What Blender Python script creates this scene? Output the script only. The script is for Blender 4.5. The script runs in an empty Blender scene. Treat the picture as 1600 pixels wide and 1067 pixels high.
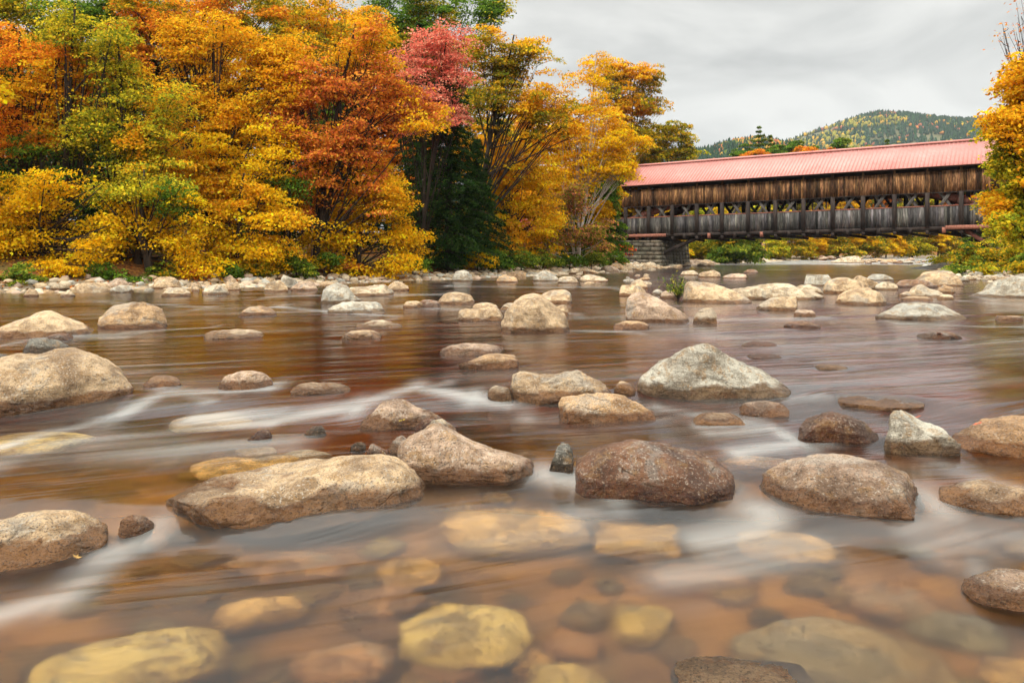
import bpy, bmesh, math, random
import numpy as np
from mathutils import Vector
R = math.radians
rng = np.random.default_rng(11)
random.seed(5)
# ------------------------------------------------------------ camera, sky, sun, exposure
F, HZ, CH = 1300.0, 395.0, 1.35          # focal in photo pixels, horizon row, camera height
sc = bpy.context.scene
cd = bpy.data.cameras.new('camera'); cam = bpy.data.objects.new('camera', cd)
sc.collection.objects.link(cam); sc.camera = cam
cam.location = (0, 0, CH); cam.rotation_euler = (R(90), 0, 0)
cd.sensor_width = 36; cd.lens = F / 1600 * 36; cd.shift_y = -(533.5 - HZ) / 1600
cd.clip_start = 0.05; cd.clip_end = 9000
SUN_EL, SUN_AZ = 46, 222                  # azimuth measured clockwise from +Y: behind the camera, a little left
w = bpy.data.worlds.new('World'); sc.world = w; w.use_nodes = True
nt = w.node_tree; nt.nodes.clear()
def N(nt, t, **k):
    n = nt.nodes.new(t)
    for a, b in k.items():
        if a.startswith('i_'):
            key = a[2:].replace('_', ' ')
            n.inputs[int(key) if key.isdigit() else key].default_value = b
        else: setattr(n, a, b)
    return n
def ramp(nt, src, pts, interp='LINEAR'):
    r = nt.nodes.new('ShaderNodeValToRGB'); e = r.color_ramp.elements; r.color_ramp.interpolation = interp
    while len(e) > 1: e.remove(e[-1])
    for i, (p, c) in enumerate(pts):
        el = e[0] if i == 0 else e.new(p)
        el.position = p; el.color = (*c, 1) if len(c) == 3 else c
    nt.links.new(src, r.inputs[0]); return r.outputs[0]
def mixc(nt, f, a, b, mode='MIX'):
    m = nt.nodes.new('ShaderNodeMix'); m.data_type = 'RGBA'; m.blend_type = mode
    for s, v in ((m.inputs[0], f), (m.inputs[6], a), (m.inputs[7], b)):
        if hasattr(v, 'is_linked'): nt.links.new(v, s)
        elif isinstance(v, (int, float)): s.default_value = v
        else: s.default_value = (*v, 1) if len(v) == 3 else v
    return m.outputs[2]
def mathn(nt, op, a, b=0.0, c=0.0, clamp=False):
    m = nt.nodes.new('ShaderNodeMath'); m.operation = op; m.use_clamp = clamp
    for s, v in zip(m.inputs, (a, b, c)):
        if hasattr(v, 'is_linked'): nt.links.new(v, s)
        else: s.default_value = v
    return m.outputs[0]
def mrange(nt, v, a, b, c=0.0, d=1.0):
    m = nt.nodes.new('ShaderNodeMapRange'); m.interpolation_type = 'SMOOTHSTEP'
    nt.links.new(v, m.inputs[0])
    for i, x in enumerate((a, b, c, d)): m.inputs[1 + i].default_value = x
    return m.outputs[0]
def noise(nt, vec, scale, detail=4, rough=.55, dist=0, dim='3D'):
    n = N(nt, 'ShaderNodeTexNoise', noise_dimensions=dim)
    n.inputs['Scale'].default_value = scale; n.inputs['Detail'].default_value = detail
    n.inputs['Roughness'].default_value = rough; n.inputs['Distortion'].default_value = dist
    if vec: nt.links.new(vec, n.inputs['Vector'])
    return n.outputs[0]
def mapping(nt, vec, s, loc=(0, 0, 0), rot=(0, 0, 0)):
    m = nt.nodes.new('ShaderNodeMapping'); nt.links.new(vec, m.inputs[0])
    m.inputs[1].default_value = loc; m.inputs[2].default_value = rot; m.inputs[3].default_value = s
    return m.outputs[0]
tc = N(nt, 'ShaderNodeTexCoord')
sky = N(nt, 'ShaderNodeTexSky', sky_type='NISHITA', sun_disc=False)
sky.sun_elevation = R(SUN_EL); sky.sun_rotation = R(SUN_AZ)
sep = N(nt, 'ShaderNodeSeparateXYZ'); nt.links.new(tc.outputs['Generated'], sep.inputs[0])
cl = noise(nt, mapping(nt, tc.outputs['Generated'], (1.0, 1.2, 3.0), rot=(0, .35, 0)), 3.2, 5, .5, .6)
cloud = ramp(nt, cl, [(.33, (.30, .297, .28)), (.48, (.41, .407, .382)), (.62, (.535, .528, .495))])
zen = mrange(nt, sep.outputs[2], .28, .9, 1.0, 4.6)        # overcast sky brighter overhead, unseen zenith raised further to light trees and rocks
lum = mathn(nt, 'MULTIPLY', mathn(nt, 'MULTIPLY', zen, mrange(nt, sep.outputs[2], .0, .22, 1.10, 1.0)), 10.0)
cc = N(nt, 'ShaderNodeVectorMath', operation='SCALE'); nt.links.new(cloud, cc.inputs[0]); nt.links.new(lum, cc.inputs['Scale'])
mx = mixc(nt, .94, sky.outputs[0], cc.outputs[0])
bg = N(nt, 'ShaderNodeBackground'); nt.links.new(mx, bg.inputs[0]); bg.inputs[1].default_value = .1
nt.links.new(bg.outputs[0], N(nt, 'ShaderNodeOutputWorld').inputs[0])
sd_ = bpy.data.lights.new('sun', 'SUN'); sun = bpy.data.objects.new('sun', sd_); sc.collection.objects.link(sun)
sd_.energy = 1.5; sd_.angle = R(12); sd_.color = (1, .95, .86)
az = R(SUN_AZ); el = R(SUN_EL)
dirv = Vector((math.sin(az) * math.cos(el), math.cos(az) * math.cos(el), math.sin(el)))
sun.rotation_euler = dirv.to_track_quat('Z', 'Y').to_euler()
vs = sc.view_settings; vs.view_transform = 'Standard'; vs.look = 'None'; vs.gamma = 1; vs.exposure = 0.78
try:
    sc.cycles.use_denoising = True; sc.cycles.max_bounces = 10; sc.cycles.transparent_max_bounces = 8
    sc.cycles.diffuse_bounces = 3; sc.cycles.transmission_bounces = 6; sc.cycles.glossy_bounces = 3
    sc.cycles.sample_clamp_indirect = 6; sc.cycles.caustics_reflective = True; sc.cycles.caustics_refractive = True
except Exception: pass

# ------------------------------------------------------------ helpers
COL = sc.collection
def tag(o, label=None, cat=None, group=None, kind=None):
    for k, v in (('label', label), ('category', cat), ('group', group), ('kind', kind)):
        if v: o[k] = v
    return o
def link(name, me, parent=None, loc=None, mat=None):
    o = bpy.data.objects.new(name, me); COL.objects.link(o)
    if parent: o.parent = parent
    if loc is not None: o.location = loc
    if mat: me.materials.append(mat)
    return o
def empty(name, loc, rz=0, **k):
    o = link(name, None, loc=loc); o.rotation_euler = (0, 0, rz); o.empty_display_size = .2
    return tag(o, **k)
def npmesh(name, V, Fc, smooth=False, col=None, attrs=None):
    """V (n,3); Fc (m,3|4) int array; col per-face rgb"""
    me = bpy.data.meshes.new(name); V = np.asarray(V, np.float32); Fc = np.asarray(Fc, np.int32)
    me.vertices.add(len(V)); me.vertices.foreach_set('co', V.ravel())
    k = Fc.shape[1]; me.loops.add(Fc.size); me.loops.foreach_set('vertex_index', Fc.ravel())
    me.polygons.add(len(Fc)); me.polygons.foreach_set('loop_start', np.arange(0, Fc.size, k, dtype=np.int32))
    me.polygons.foreach_set('loop_total', np.full(len(Fc), k, np.int32))
    if smooth: me.polygons.foreach_set('use_smooth', np.ones(len(Fc), bool))
    if col is not None:
        a = me.attributes.new('Col', 'FLOAT_COLOR', 'FACE')
        a.data.foreach_set('color', np.c_[np.asarray(col, np.float32), np.ones(len(Fc), np.float32)].ravel())
    for nme, arr in (attrs or {}).items():
        arr = np.asarray(arr, np.float32)
        if arr.ndim == 1: me.attributes.new(nme, 'FLOAT', 'POINT').data.foreach_set('value', arr)
        else: me.attributes.new(nme, 'FLOAT_VECTOR', 'POINT').data.foreach_set('vector', arr.ravel())
    me.update(calc_edges=True); return me
class MB:
    """collects boxes / tubes as quads, builds ONE mesh object"""
    def __init__(s): s.v = []; s.f = []; s.c = []; s.n = 0
    def add(s, V, Fq, c=(1, 1, 1)):
        V = np.asarray(V, float); Fq = np.asarray(Fq, int)
        s.v.append(V); s.f.append(Fq + s.n); s.n += len(V); s.c.append(np.tile(c, (len(Fq), 1)))
    def hexa(s, P, c=(1, 1, 1)):      # P: 8 corners, bottom 4 (ccw) then top 4
        s.add(P, [(0, 3, 2, 1), (4, 5, 6, 7), (0, 1, 5, 4), (1, 2, 6, 5), (2, 3, 7, 6), (3, 0, 4, 7)], c)
    def bar(s, a, b, wd, th, up=(0, 0, 1), c=(1, 1, 1)):
        a = np.array(a, float); b = np.array(b, float); d = b - a; d /= np.linalg.norm(d)
        u = np.array(up, float); x = np.cross(d, u); x /= np.linalg.norm(x); y = np.cross(x, d)
        q = [x * wd / 2 * i + y * th / 2 * j for i, j in ((-1, -1), (1, -1), (1, 1), (-1, 1))]
        s.hexa([a + k for k in q] + [b + k for k in q], c)
    def tube(s, pts, rad, k=6, c=(1, 1, 1)):
        pts = np.asarray(pts, float); n = len(pts); rad = np.asarray(rad, float)
        t = np.gradient(pts, axis=0); t /= np.linalg.norm(t, axis=1)[:, None] + 1e-9
        ref = np.where(np.abs(t[:, 2:3]) > .9, [[1., 0, 0]], [[0, 0, 1.]])
        x = np.cross(t, ref); x /= np.linalg.norm(x, axis=1)[:, None] + 1e-9; y = np.cross(t, x)
        an = np.arange(k) * 2 * math.pi / k
        V = pts[:, None] + rad[:, None, None] * (x[:, None] * np.cos(an)[None, :, None] + y[:, None] * np.sin(an)[None, :, None])
        i = np.arange(n - 1)[:, None] * k; j = np.arange(k)[None]; j2 = (j + 1) % k
        Fq = np.stack([i + j, i + j2, i + k + j2, i + k + j], -1).reshape(-1, 4)
        s.add(V.reshape(-1, 3), Fq, c)
    def build(s, name, mat, parent=None, loc=None, smooth=False):
        V = np.concatenate(s.v); 
        if loc is not None and parent is None: V = V - np.array(loc)
        me = npmesh(name, V, np.concatenate(s.f), smooth, np.concatenate(s.c))
        return link(name, me, parent, loc if parent is None else None, mat)
# numpy gradient-free value noise
def _h(i, j, k, s=0):
    n = (i * 374761393 + j * 668265263 + k * 2147483647 + s * 1274126177) & 0xffffffff
    n = ((n ^ (n >> 13)) * 1274126177) & 0xffffffff
    return ((n ^ (n >> 16)) & 0xffff) / 32767.5 - 1
def vnoise(P, sc_=1.0, oct_=3, s=0, rough=.5):
    P = np.asarray(P, float) * sc_; out = np.zeros(len(P)); a = 1.; tot = 0
    for o in range(oct_):
        q = P * 2 ** o + 17.3 * o; i = np.floor(q).astype(np.int64); f = q - i; f = f * f * (3 - 2 * f)
        r = 0
        for dx in (0, 1):
            for dy in (0, 1):
                for dz in (0, 1):
                    wgt = (f[:, 0] if dx else 1 - f[:, 0]) * (f[:, 1] if dy else 1 - f[:, 1]) * (f[:, 2] if dz else 1 - f[:, 2])
                    r = r + wgt * _h(i[:, 0] + dx, i[:, 1] + dy, i[:, 2] + dz, s + o)
        out += a * r; tot += a; a *= rough
    return out / tot
def sstep(x, a, b):
    t = np.clip((np.asarray(x, float) - a) / (b - a), 0, 1); return t * t * (3 - 2 * t)

# ------------------------------------------------------------ river layout
L1, L2 = -.16, -.07                       # level of the foreground pool and the middle run; the upper run is 0
def W(X, Y):                               # water level: small steps down over the rock lines, a riffle beyond the bridge
    X = np.asarray(X, float); Y = np.asarray(Y, float)
    y1 = 4.45 + .12 * np.sin(X * 1.7); y2 = 7.5 + .25 * np.sin(X * .9 + 1)
    return L1 + (L2 - L1) * sstep(Y, y1 - .22, y1 + .25) + (0 - L2) * sstep(Y, y2 - .45, y2 + .5) + .62 * sstep(Y, 92, 150)
def hit(x, y, dz=0.0):                     # photo pixel -> point of the water surface
    Y = CH * F / (y - HZ)
    for _ in range(12):
        X = (x - 800) * Y / F; Y = .5 * Y + .5 * (CH - float(W(X, Y)) - dz) * F / (y - HZ)
    return (x - 800) * Y / F, Y
def at(x, y, Y): return ((x - 800) * Y / F, Y, CH - (y - HZ) * Y / F)
LB = [(-60, -60), (-24, -10), (-21, 10), (-19, 22), (-17.1, 27.5), (-13, 30.8), (-9.3, 34.4), (-6, 39), (0, 46.5), (7.0, 59), (13.6, 76), (22, 96), (34, 112), (52, 134), (95, 160), (160, 190)]
RB = [(170, 165), (110, 135), (68, 114), (52, 98), (41, 82), (33, 62), (27, 50), (23.5, 40), (19, 31), (16, 24), (13, 14), (12, 4), (14, -60)]
POLY = np.array(LB + RB, float)
def sdist(X, Y):                           # signed distance to the river, positive on land
    P = np.stack([np.ravel(X), np.ravel(Y)], 1).astype(float); best = np.full(len(P), 1e9); ins = np.zeros(len(P), bool)
    for a, b in zip(POLY, np.roll(POLY, -1, 0)):
        ab = b - a; t = np.clip(((P - a) @ ab) / (ab @ ab), 0, 1)
        best = np.minimum(best, np.linalg.norm(P - a - t[:, None] * ab, axis=1))
        c = (a[1] > P[:, 1]) != (b[1] > P[:, 1])
        with np.errstate(divide='ignore', invalid='ignore'):
            ins ^= c & (P[:, 0] < (b[0] - a[0]) * (P[:, 1] - a[1]) / (b[1] - a[1]) + a[0])
    return np.where(ins, -best, best).reshape(np.shape(X))
def ter(X, Y):
    X = np.asarray(X, float); Y = np.asarray(Y, float); s = sdist(X, Y)
    P = np.stack([np.ravel(X), np.ravel(Y), 0 * np.ravel(X)], 1)
    n = vnoise(P, .35, 3).reshape(X.shape); n2 = vnoise(P, 1.6, 2, 5).reshape(X.shape)
    far = sstep(Y, 60, 110)
    z = W(X, Y) - .12 - (.26 + .10 * n) * sstep(-s, .2, 3.0) + .03 * n2
    z -= .85 * sstep(-s, .8, 3.5) * sstep(Y, 5.2, 8.5) * (1 + .5 * n)
    z += .42 * sstep(s, -.3, 3.2) + (1.0 - .4 * far) * sstep(s + n, 2.6, 6.5) + .035 * np.clip(s - 6, 0, 400) + .25 * n * sstep(s, 3, 10)
    return z
def ter1(x, y): return float(ter(np.array([x]), np.array([y]))[0])

# ------------------------------------------------------------ materials
def newmat(name):
    m = bpy.data.materials.new(name); m.use_nodes = True; m.node_tree.nodes.clear(); return m, m.node_tree
def finish(nt, shader, vol=None):
    o = N(nt, 'ShaderNodeOutputMaterial'); nt.links.new(shader, o.inputs[0])
    if vol: nt.links.new(vol, o.inputs[1])
def bump(nt, h, strength=.5, dist=.02, nrm=None):
    b = N(nt, 'ShaderNodeBump'); b.inputs['Strength'].default_value = strength; b.inputs['Distance'].default_value = dist
    nt.links.new(h, b.inputs['Height'])
    if nrm: nt.links.new(nrm, b.inputs['Normal'])
    return b.outputs[0]
def principled(nt, col, rough=.7, nrm=None, spec=.4):
    p = N(nt, 'ShaderNodeBsdfPrincipled')
    for s, v in ((p.inputs['Base Color'], col), (p.inputs['Roughness'], rough)):
        if hasattr(v, 'is_linked'): nt.links.new(v, s)
        else: s.default_value = (*v, 1) if isinstance(v, tuple) else v
    p.inputs['Specular IOR Level'].default_value = spec
    if nrm: nt.links.new(nrm, p.inputs['Normal'])
    return p.outputs[0]
def mat_rock():
    m, nt = newmat('river_granite'); tc = N(nt, 'ShaderNodeTexCoord'); oi = N(nt, 'ShaderNodeObjectInfo'); g = N(nt, 'ShaderNodeNewGeometry')
    off = N(nt, 'ShaderNodeVectorMath', operation='ADD'); nt.links.new(tc.outputs['Object'], off.inputs[0])
    rv = mathn(nt, 'MULTIPLY', oi.outputs['Random'], 40.); cmb = N(nt, 'ShaderNodeCombineXYZ')
    for i in range(3): nt.links.new(rv, cmb.inputs[i])
    nt.links.new(cmb.outputs[0], off.inputs[1]); V = off.outputs[0]
    base = oi.outputs['Color']
    n1 = noise(nt, V, 3.2, 8, .68, .4); n2 = noise(nt, V, 9, 8, .72, .2); n3 = noise(nt, V, 85, 3, .75); n4 = noise(nt, V, 1.6, 7, .7, .3)
    vst = mapping(nt, V, (1.2, 1.2, 5.5), rot=(.35, .25, 0)); n6 = noise(nt, vst, 2.6, 7, .7, .6)       # bedding, a little tilted
    c = mixc(nt, mrange(nt, n1, .38, .60), mixc(nt, 1, base, (.54, .47, .40), 'MULTIPLY'), mixc(nt, 1, base, (1.38, 1.34, 1.28), 'MULTIPLY'))
    c = mixc(nt, mrange(nt, n6, .55, .64, 0, .45), c, mixc(nt, 1, base, (.45, .38, .30), 'MULTIPLY'))
    c = mixc(nt, mrange(nt, n2, .52, .60, 0, .62), c, (.40, .23, .085))                      # iron stain
    c = mixc(nt, mrange(nt, n4, .53, .60, 0, .50), c, (.29, .29, .26))                       # grey lichen
    c = mixc(nt, mrange(nt, n3, .54, .62, 0, .80), c, (.06, .045, .035))                     # dark mica specks
    n5 = noise(nt, V, 60, 3, .7); c = mixc(nt, mrange(nt, n5, .56, .64, 0, .65), c, (.66, .60, .50))
    # wet mark: rising a few centimetres above the waterline, or all over on washed rocks (object alpha)
    so = N(nt, 'ShaderNodeSeparateXYZ'); nt.links.new(tc.outputs['Object'], so.inputs[0])
    hz = mathn(nt, 'ADD', so.outputs[2], mathn(nt, 'MULTIPLY', mathn(nt, 'SUBTRACT', .5, n1), .26))
    wet = mathn(nt, 'MAXIMUM', mrange(nt, hz, .10, .055), mathn(nt, 'MULTIPLY', mathn(nt, 'MINIMUM', oi.outputs['Alpha'], 1.), mrange(nt, n4, .62, .42, .25, 1.)))
    wet = mathn(nt, 'MULTIPLY', wet, mathn(nt, 'LESS_THAN', oi.outputs['Alpha'], 1.5))
    c = mixc(nt, wet, c, mixc(nt, 1, c, (.30, .20, .125), 'MULTIPLY'))
    # a few long cracks
    nA = noise(nt, mapping(nt, V, (1, 1, 1.6), rot=(.4, .9, .3)), 1.15, 3, .55, .2)
    ck = mathn(nt, 'ABSOLUTE', mathn(nt, 'SUBTRACT', nA, .47)); msk = mrange(nt, n4, .50, .58)
    crack = mathn(nt, 'MULTIPLY', mrange(nt, ck, .0, .011, 1, 0), msk)
    ht = mathn(nt, 'ADD', mathn(nt, 'MULTIPLY', n1, 1.3), mathn(nt, 'ADD', mathn(nt, 'MULTIPLY', n2, .6), mathn(nt, 'ADD', mathn(nt, 'MULTIPLY', n3, .14), mathn(nt, 'MULTIPLY', n6, .7))))
    ht = mathn(nt, 'SUBTRACT', ht, mathn(nt, 'MULTIPLY', crack, .22))
    c = mixc(nt, mathn(nt, 'MULTIPLY', crack, .30), c, (.07, .05, .035))
    rough = mathn(nt, 'MULTIPLY_ADD', wet, -.58, .85)
    finish(nt, principled(nt, c, rough, bump(nt, ht, 1.0, .085), .45)); return m
def mat_ground():
    m, nt = newmat('ground'); tc = N(nt, 'ShaderNodeTexCoord'); P = tc.outputs['Object']
    a = N(nt, 'ShaderNodeAttribute', attribute_name='land').outputs['Fac']
    vo = N(nt, 'ShaderNodeTexVoronoi'); vo.inputs['Scale'].default_value = 5.5; nt.links.new(P, vo.inputs[0])
    bed = mixc(nt, .5, ramp(nt, noise(nt, vo.outputs['Position'], 3.1, 2), [(.3, (.06, .045, .03)), (.5, (.34, .19, .08)), (.7, (.55, .35, .14))]), ramp(nt, noise(nt, P, .8), [(.40, (.04, .05, .045)), (.58, (.44, .26, .11))]))
    litter = ramp(nt, noise(nt, P, 7, 6, .8), [(.3, (.03, .02, .012)), (.45, (.14, .06, .022)), (.55, (.32, .13, .03)), (.66, (.5, .26, .04)), (.75, (.16, .07, .03))])
    grass = ramp(nt, noise(nt, P, 5, 5, .7), [(.3, (.03, .04, .012)), (.7, (.10, .12, .03))])
    litter = mixc(nt, mrange(nt, noise(nt, P, .45, 3), .5, .62, 0, .6), litter, grass)
    sand = ramp(nt, noise(nt, P, 9, 5, .7), [(.3, (.16, .12, .08)), (.7, (.36, .29, .2))])
    c = mixc(nt, mrange(nt, a, -.5, .3), bed, sand); c = mixc(nt, mrange(nt, a, 2.2, 3.4), c, litter)
    h = mathn(nt, 'ADD', noise(nt, P, 6, 5, .7), mathn(nt, 'MULTIPLY', vo.outputs['Distance'], -1.2))
    finish(nt, principled(nt, c, .85, bump(nt, h, .8, .08), .2)); return m
def mat_leaf(name='leaf', tr=.5):
    m, nt = newmat(name); c = N(nt, 'ShaderNodeAttribute', attribute_name='Col').outputs['Color']
    d = N(nt, 'ShaderNodeBsdfDiffuse'); t = N(nt, 'ShaderNodeBsdfTranslucent'); nt.links.new(c, d.inputs[0]); nt.links.new(c, t.inputs[0])
    x = N(nt, 'ShaderNodeMixShader'); x.inputs[0].default_value = tr; nt.links.new(d.outputs[0], x.inputs[1]); nt.links.new(t.outputs[0], x.inputs[2])
    finish(nt, x.outputs[0]); return m
def mat_bark(name, a, b, sc_=6):
    m, nt = newmat(name); tc = N(nt, 'ShaderNodeTexCoord')
    n = noise(nt, mapping(nt, tc.outputs['Object'], (1, 1, .25)), sc_, 6, .7)
    finish(nt, principled(nt, ramp(nt, n, [(.35, a), (.65, b)]), .9, bump(nt, n, .6, .03), .2)); return m
def mat_boards(name, dark, mid, light, lo=.35, hi=.7):
    """weathered boards: board colour comes with the mesh, grain and weather streaks are procedural"""
    m, nt = newmat(name); tc = N(nt, 'ShaderNodeTexCoord'); P = tc.outputs['Object']
    c = N(nt, 'ShaderNodeAttribute', attribute_name='Col').outputs['Color']
    g = noise(nt, mapping(nt, P, (9, 9, .7)), 2.2, 6, .7); s = noise(nt, mapping(nt, P, (1.6, 1.6, .5)), 1.3, 4, .65)
    g2 = mathn(nt, 'ADD', mathn(nt, 'MULTIPLY', g, .55), mathn(nt, 'MULTIPLY', s, .45))
    col = ramp(nt, g2, [(lo, dark), ((lo + hi) / 2, mid), (hi, light)])
    col = mixc(nt, 1, col, c, 'MULTIPLY')
    finish(nt, principled(nt, col, .85, bump(nt, g, .5, .02), .2)); return m
def mat_plain(name, col, rough=.7, sc_=8, var=.35, bs=.3, metallic=0):
    m, nt = newmat(name); tc = N(nt, 'ShaderNodeTexCoord'); n = noise(nt, tc.outputs['Object'], sc_, 5, .65)
    a = tuple(x * (1 - var) for x in col); b = tuple(min(1, x * (1 + var)) for x in col)
    finish(nt, principled(nt, ramp(nt, n, [(.35, a), (.65, b)]), rough, bump(nt, n, bs, .02), .35)); return m
bang_ = -.5
def mat_roof():
    m, nt = newmat('red_metal_roof'); tc = N(nt, 'ShaderNodeTexCoord'); P = tc.outputs['Object']
    n = noise(nt, P, .35, 6, .7); n2 = noise(nt, mapping(nt, P, (2.2, .5, .5), rot=(0, 0, -bang_)), 2.2, 4, .7)
    c = ramp(nt, mathn(nt, 'ADD', mathn(nt, 'MULTIPLY', n, .6), mathn(nt, 'MULTIPLY', n2, .4)), [(.32, (.42, .13, .11)), (.44, (.55, .215, .18)), (.56, (.59, .25, .215)), (.68, (.66, .34, .30))])
    finish(nt, principled(nt, c, .5, bump(nt, n2, .1, .01), .5)); return m
def mat_masonry():
    m, nt = newmat('pier_stone'); tc = N(nt, 'ShaderNodeTexCoord'); P = tc.outputs['Object']
    c = N(nt, 'ShaderNodeAttribute', attribute_name='Col').outputs['Color']
    n = noise(nt, P, 3, 6, .7); col = ramp(nt, n, [(.3, (.045, .042, .035)), (.5, (.13, .118, .095)), (.7, (.24, .22, .18))])
    finish(nt, principled(nt, mixc(nt, 1, col, c, 'MULTIPLY'), .9, bump(nt, n, .8, .05), .2)); return m
def mat_hill():
    m, nt = newmat('hillside'); tc = N(nt, 'ShaderNodeTexCoord'); P = tc.outputs['Object']
    n = noise(nt, P, .02, 6, .7); finish(nt, principled(nt, ramp(nt, n, [(.3, (.05, .07, .03)), (.6, (.12, .11, .05)), (.75, (.25, .22, .18))]), .9)); return m
def mat_water():
    m, nt = newmat('river_water')
    fl = N(nt, 'ShaderNodeAttribute', attribute_name='flow').outputs['Vector']
    fo = N(nt, 'ShaderNodeAttribute', attribute_name='foam').outputs['Fac']
    near = N(nt, 'ShaderNodeAttribute', attribute_name='near').outputs['Fac']
    s1 = noise(nt, mapping(nt, fl, (.10, 1.3, 1)), 1.6, 4, .55, .3)      # streaks drawn out along the streamlines
    s2 = noise(nt, mapping(nt, fl, (.05, .5, 1), (7, 3, 0)), 1.1, 3, .5, .2)
    s3 = noise(nt, mapping(nt, fl, (.35, 3.2, 1), (2, 9, 0)), 1.8, 3, .5, .2)
    st = mathn(nt, 'ADD', mathn(nt, 'MULTIPLY', s1, .5), mathn(nt, 'MULTIPLY', s2, .5))
    streak = mathn(nt, 'ADD', mathn(nt, 'MULTIPLY', s1, .65), mathn(nt, 'MULTIPLY', s3, .35))
    # milk: white water averaged over seconds; base veil + foam zones
    veil = mathn(nt, 'MULTIPLY', mrange(nt, st, .54, .74, .0, .24), mathn(nt, 'MULTIPLY_ADD', near, -.75, 1.))
    zone = mathn(nt, 'MULTIPLY', fo, mrange(nt, streak, .34, .62, .12, .82))
    milk = mathn(nt, 'ADD', veil, zone, clamp=True)
    bh = mathn(nt, 'ADD', mathn(nt, 'MULTIPLY', s1, 1.), mathn(nt, 'MULTIPLY', s3, .12))
    nb = bump(nt, mathn(nt, 'MULTIPLY', bh, mathn(nt, 'MULTIPLY_ADD', near, -.85, 1.)), .6, .09)
    ro = mathn(nt, 'MULTIPLY_ADD', near, .19, .13)
    rf = N(nt, 'ShaderNodeBsdfRefraction'); rf.inputs['IOR'].default_value = 1.33; nt.links.new(ro, rf.inputs['Roughness']); nt.links.new(bump(nt, s2, .2, .05), rf.inputs['Normal'])
    rf.inputs[0].default_value = (1, 1, 1, 1)
    gl = N(nt, 'ShaderNodeBsdfGlossy'); gl.inputs['Roughness'].default_value = .13; gl.inputs[0].default_value = (1, 1, 1, 1); nt.links.new(nb, gl.inputs['Normal'])
    fr = N(nt, 'ShaderNodeFresnel'); fr.inputs[0].default_value = 1.33; nt.links.new(nb, fr.inputs['Normal'])
    a = N(nt, 'ShaderNodeMixShader'); nt.links.new(fr.outputs[0], a.inputs[0]); nt.links.new(rf.outputs[0], a.inputs[1]); nt.links.new(gl.outputs[0], a.inputs[2])
    df = N(nt, 'ShaderNodeBsdfDiffuse'); df.inputs[0].default_value = (.68, .69, .66, 1)
    tl = N(nt, 'ShaderNodeBsdfTranslucent'); tl.inputs[0].default_value = (.8, .79, .72, 1)
    f2 = N(nt, 'ShaderNodeMixShader'); f2.inputs[0].default_value = .35; nt.links.new(df.outputs[0], f2.inputs[1]); nt.links.new(tl.outputs[0], f2.inputs[2])
    b = N(nt, 'ShaderNodeMixShader'); nt.links.new(milk, b.inputs[0]); nt.links.new(a.outputs[0], b.inputs[1]); nt.links.new(f2.outputs[0], b.inputs[2])
    va = N(nt, 'ShaderNodeVolumeAbsorption'); va.inputs[0].default_value = (.83, .66, .26, 1); va.inputs[1].default_value = 2.5
    finish(nt, b.outputs[0], va.outputs[0]); return m
M = dict(rock=mat_rock(), ground=mat_ground(), leaf=mat_leaf(), bark=mat_bark('dark_bark', (.015, .011, .008), (.06, .043, .032)),
         birch=mat_bark('pale_bark', (.30, .24, .20), (.62, .56, .50), 4), snag=mat_bark('dead_wood', (.16, .09, .05), (.42, .28, .17)),
         bupper=mat_boards('brown_boards', (.016, .010, .008), (.14, .07, .032), (.50, .28, .13), .38, .62),
         blower=mat_boards('grey_boards', (.022, .021, .022), (.085, .082, .08), (.27, .262, .25), .36, .65),
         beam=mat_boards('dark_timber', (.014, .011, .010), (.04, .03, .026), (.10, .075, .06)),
         lattice=mat_boards('grey_timber', (.05, .045, .04), (.12, .11, .10), (.24, .22, .19)),
         arch=mat_plain('red_brown_timber', (.13, .045, .03), .8), fascia=mat_plain('rusty_plank', (.30, .12, .08), .8),
         roof=mat_roof(), stone=mat_masonry(), hill=mat_hill(), water=mat_water())

# ------------------------------------------------------------ ground and river
def grid(xs, ys):
    X, Y = np.meshgrid(xs, ys); n, k = X.shape; i = np.arange(n - 1)[:, None] * k + np.arange(k - 1)[None]
    return X, Y, np.stack([i, i + 1, i + k + 1, i + k], -1).reshape(-1, 4)
xs = np.r_[-3500, -2000, -1000, -500, -250, -150, -100, -75, np.arange(-60, 120, .55), 125, 135, 150, 175, 210, 260, 330, 450, 700, 1100, 2000, 3500]
ys = np.r_[-400, -150, -60, -30, np.arange(-15, 200, .55), 205, 215, 230, 260, 300, 360, 450, 600, 800, 1100, 1600, 2400, 4000]
X, Y, Fq = grid(xs, ys); Z = ter(X, Y); Z = np.where(Y > 260, np.minimum(Z, 9), Z); Z = np.minimum(Z, 9)
g = link('ground', npmesh('ground', np.stack([X, Y, Z], -1).reshape(-1, 3), Fq, True, attrs={'land': sdist(X, Y).ravel()}), mat=M['ground'])
tag(g, kind='structure')

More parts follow.
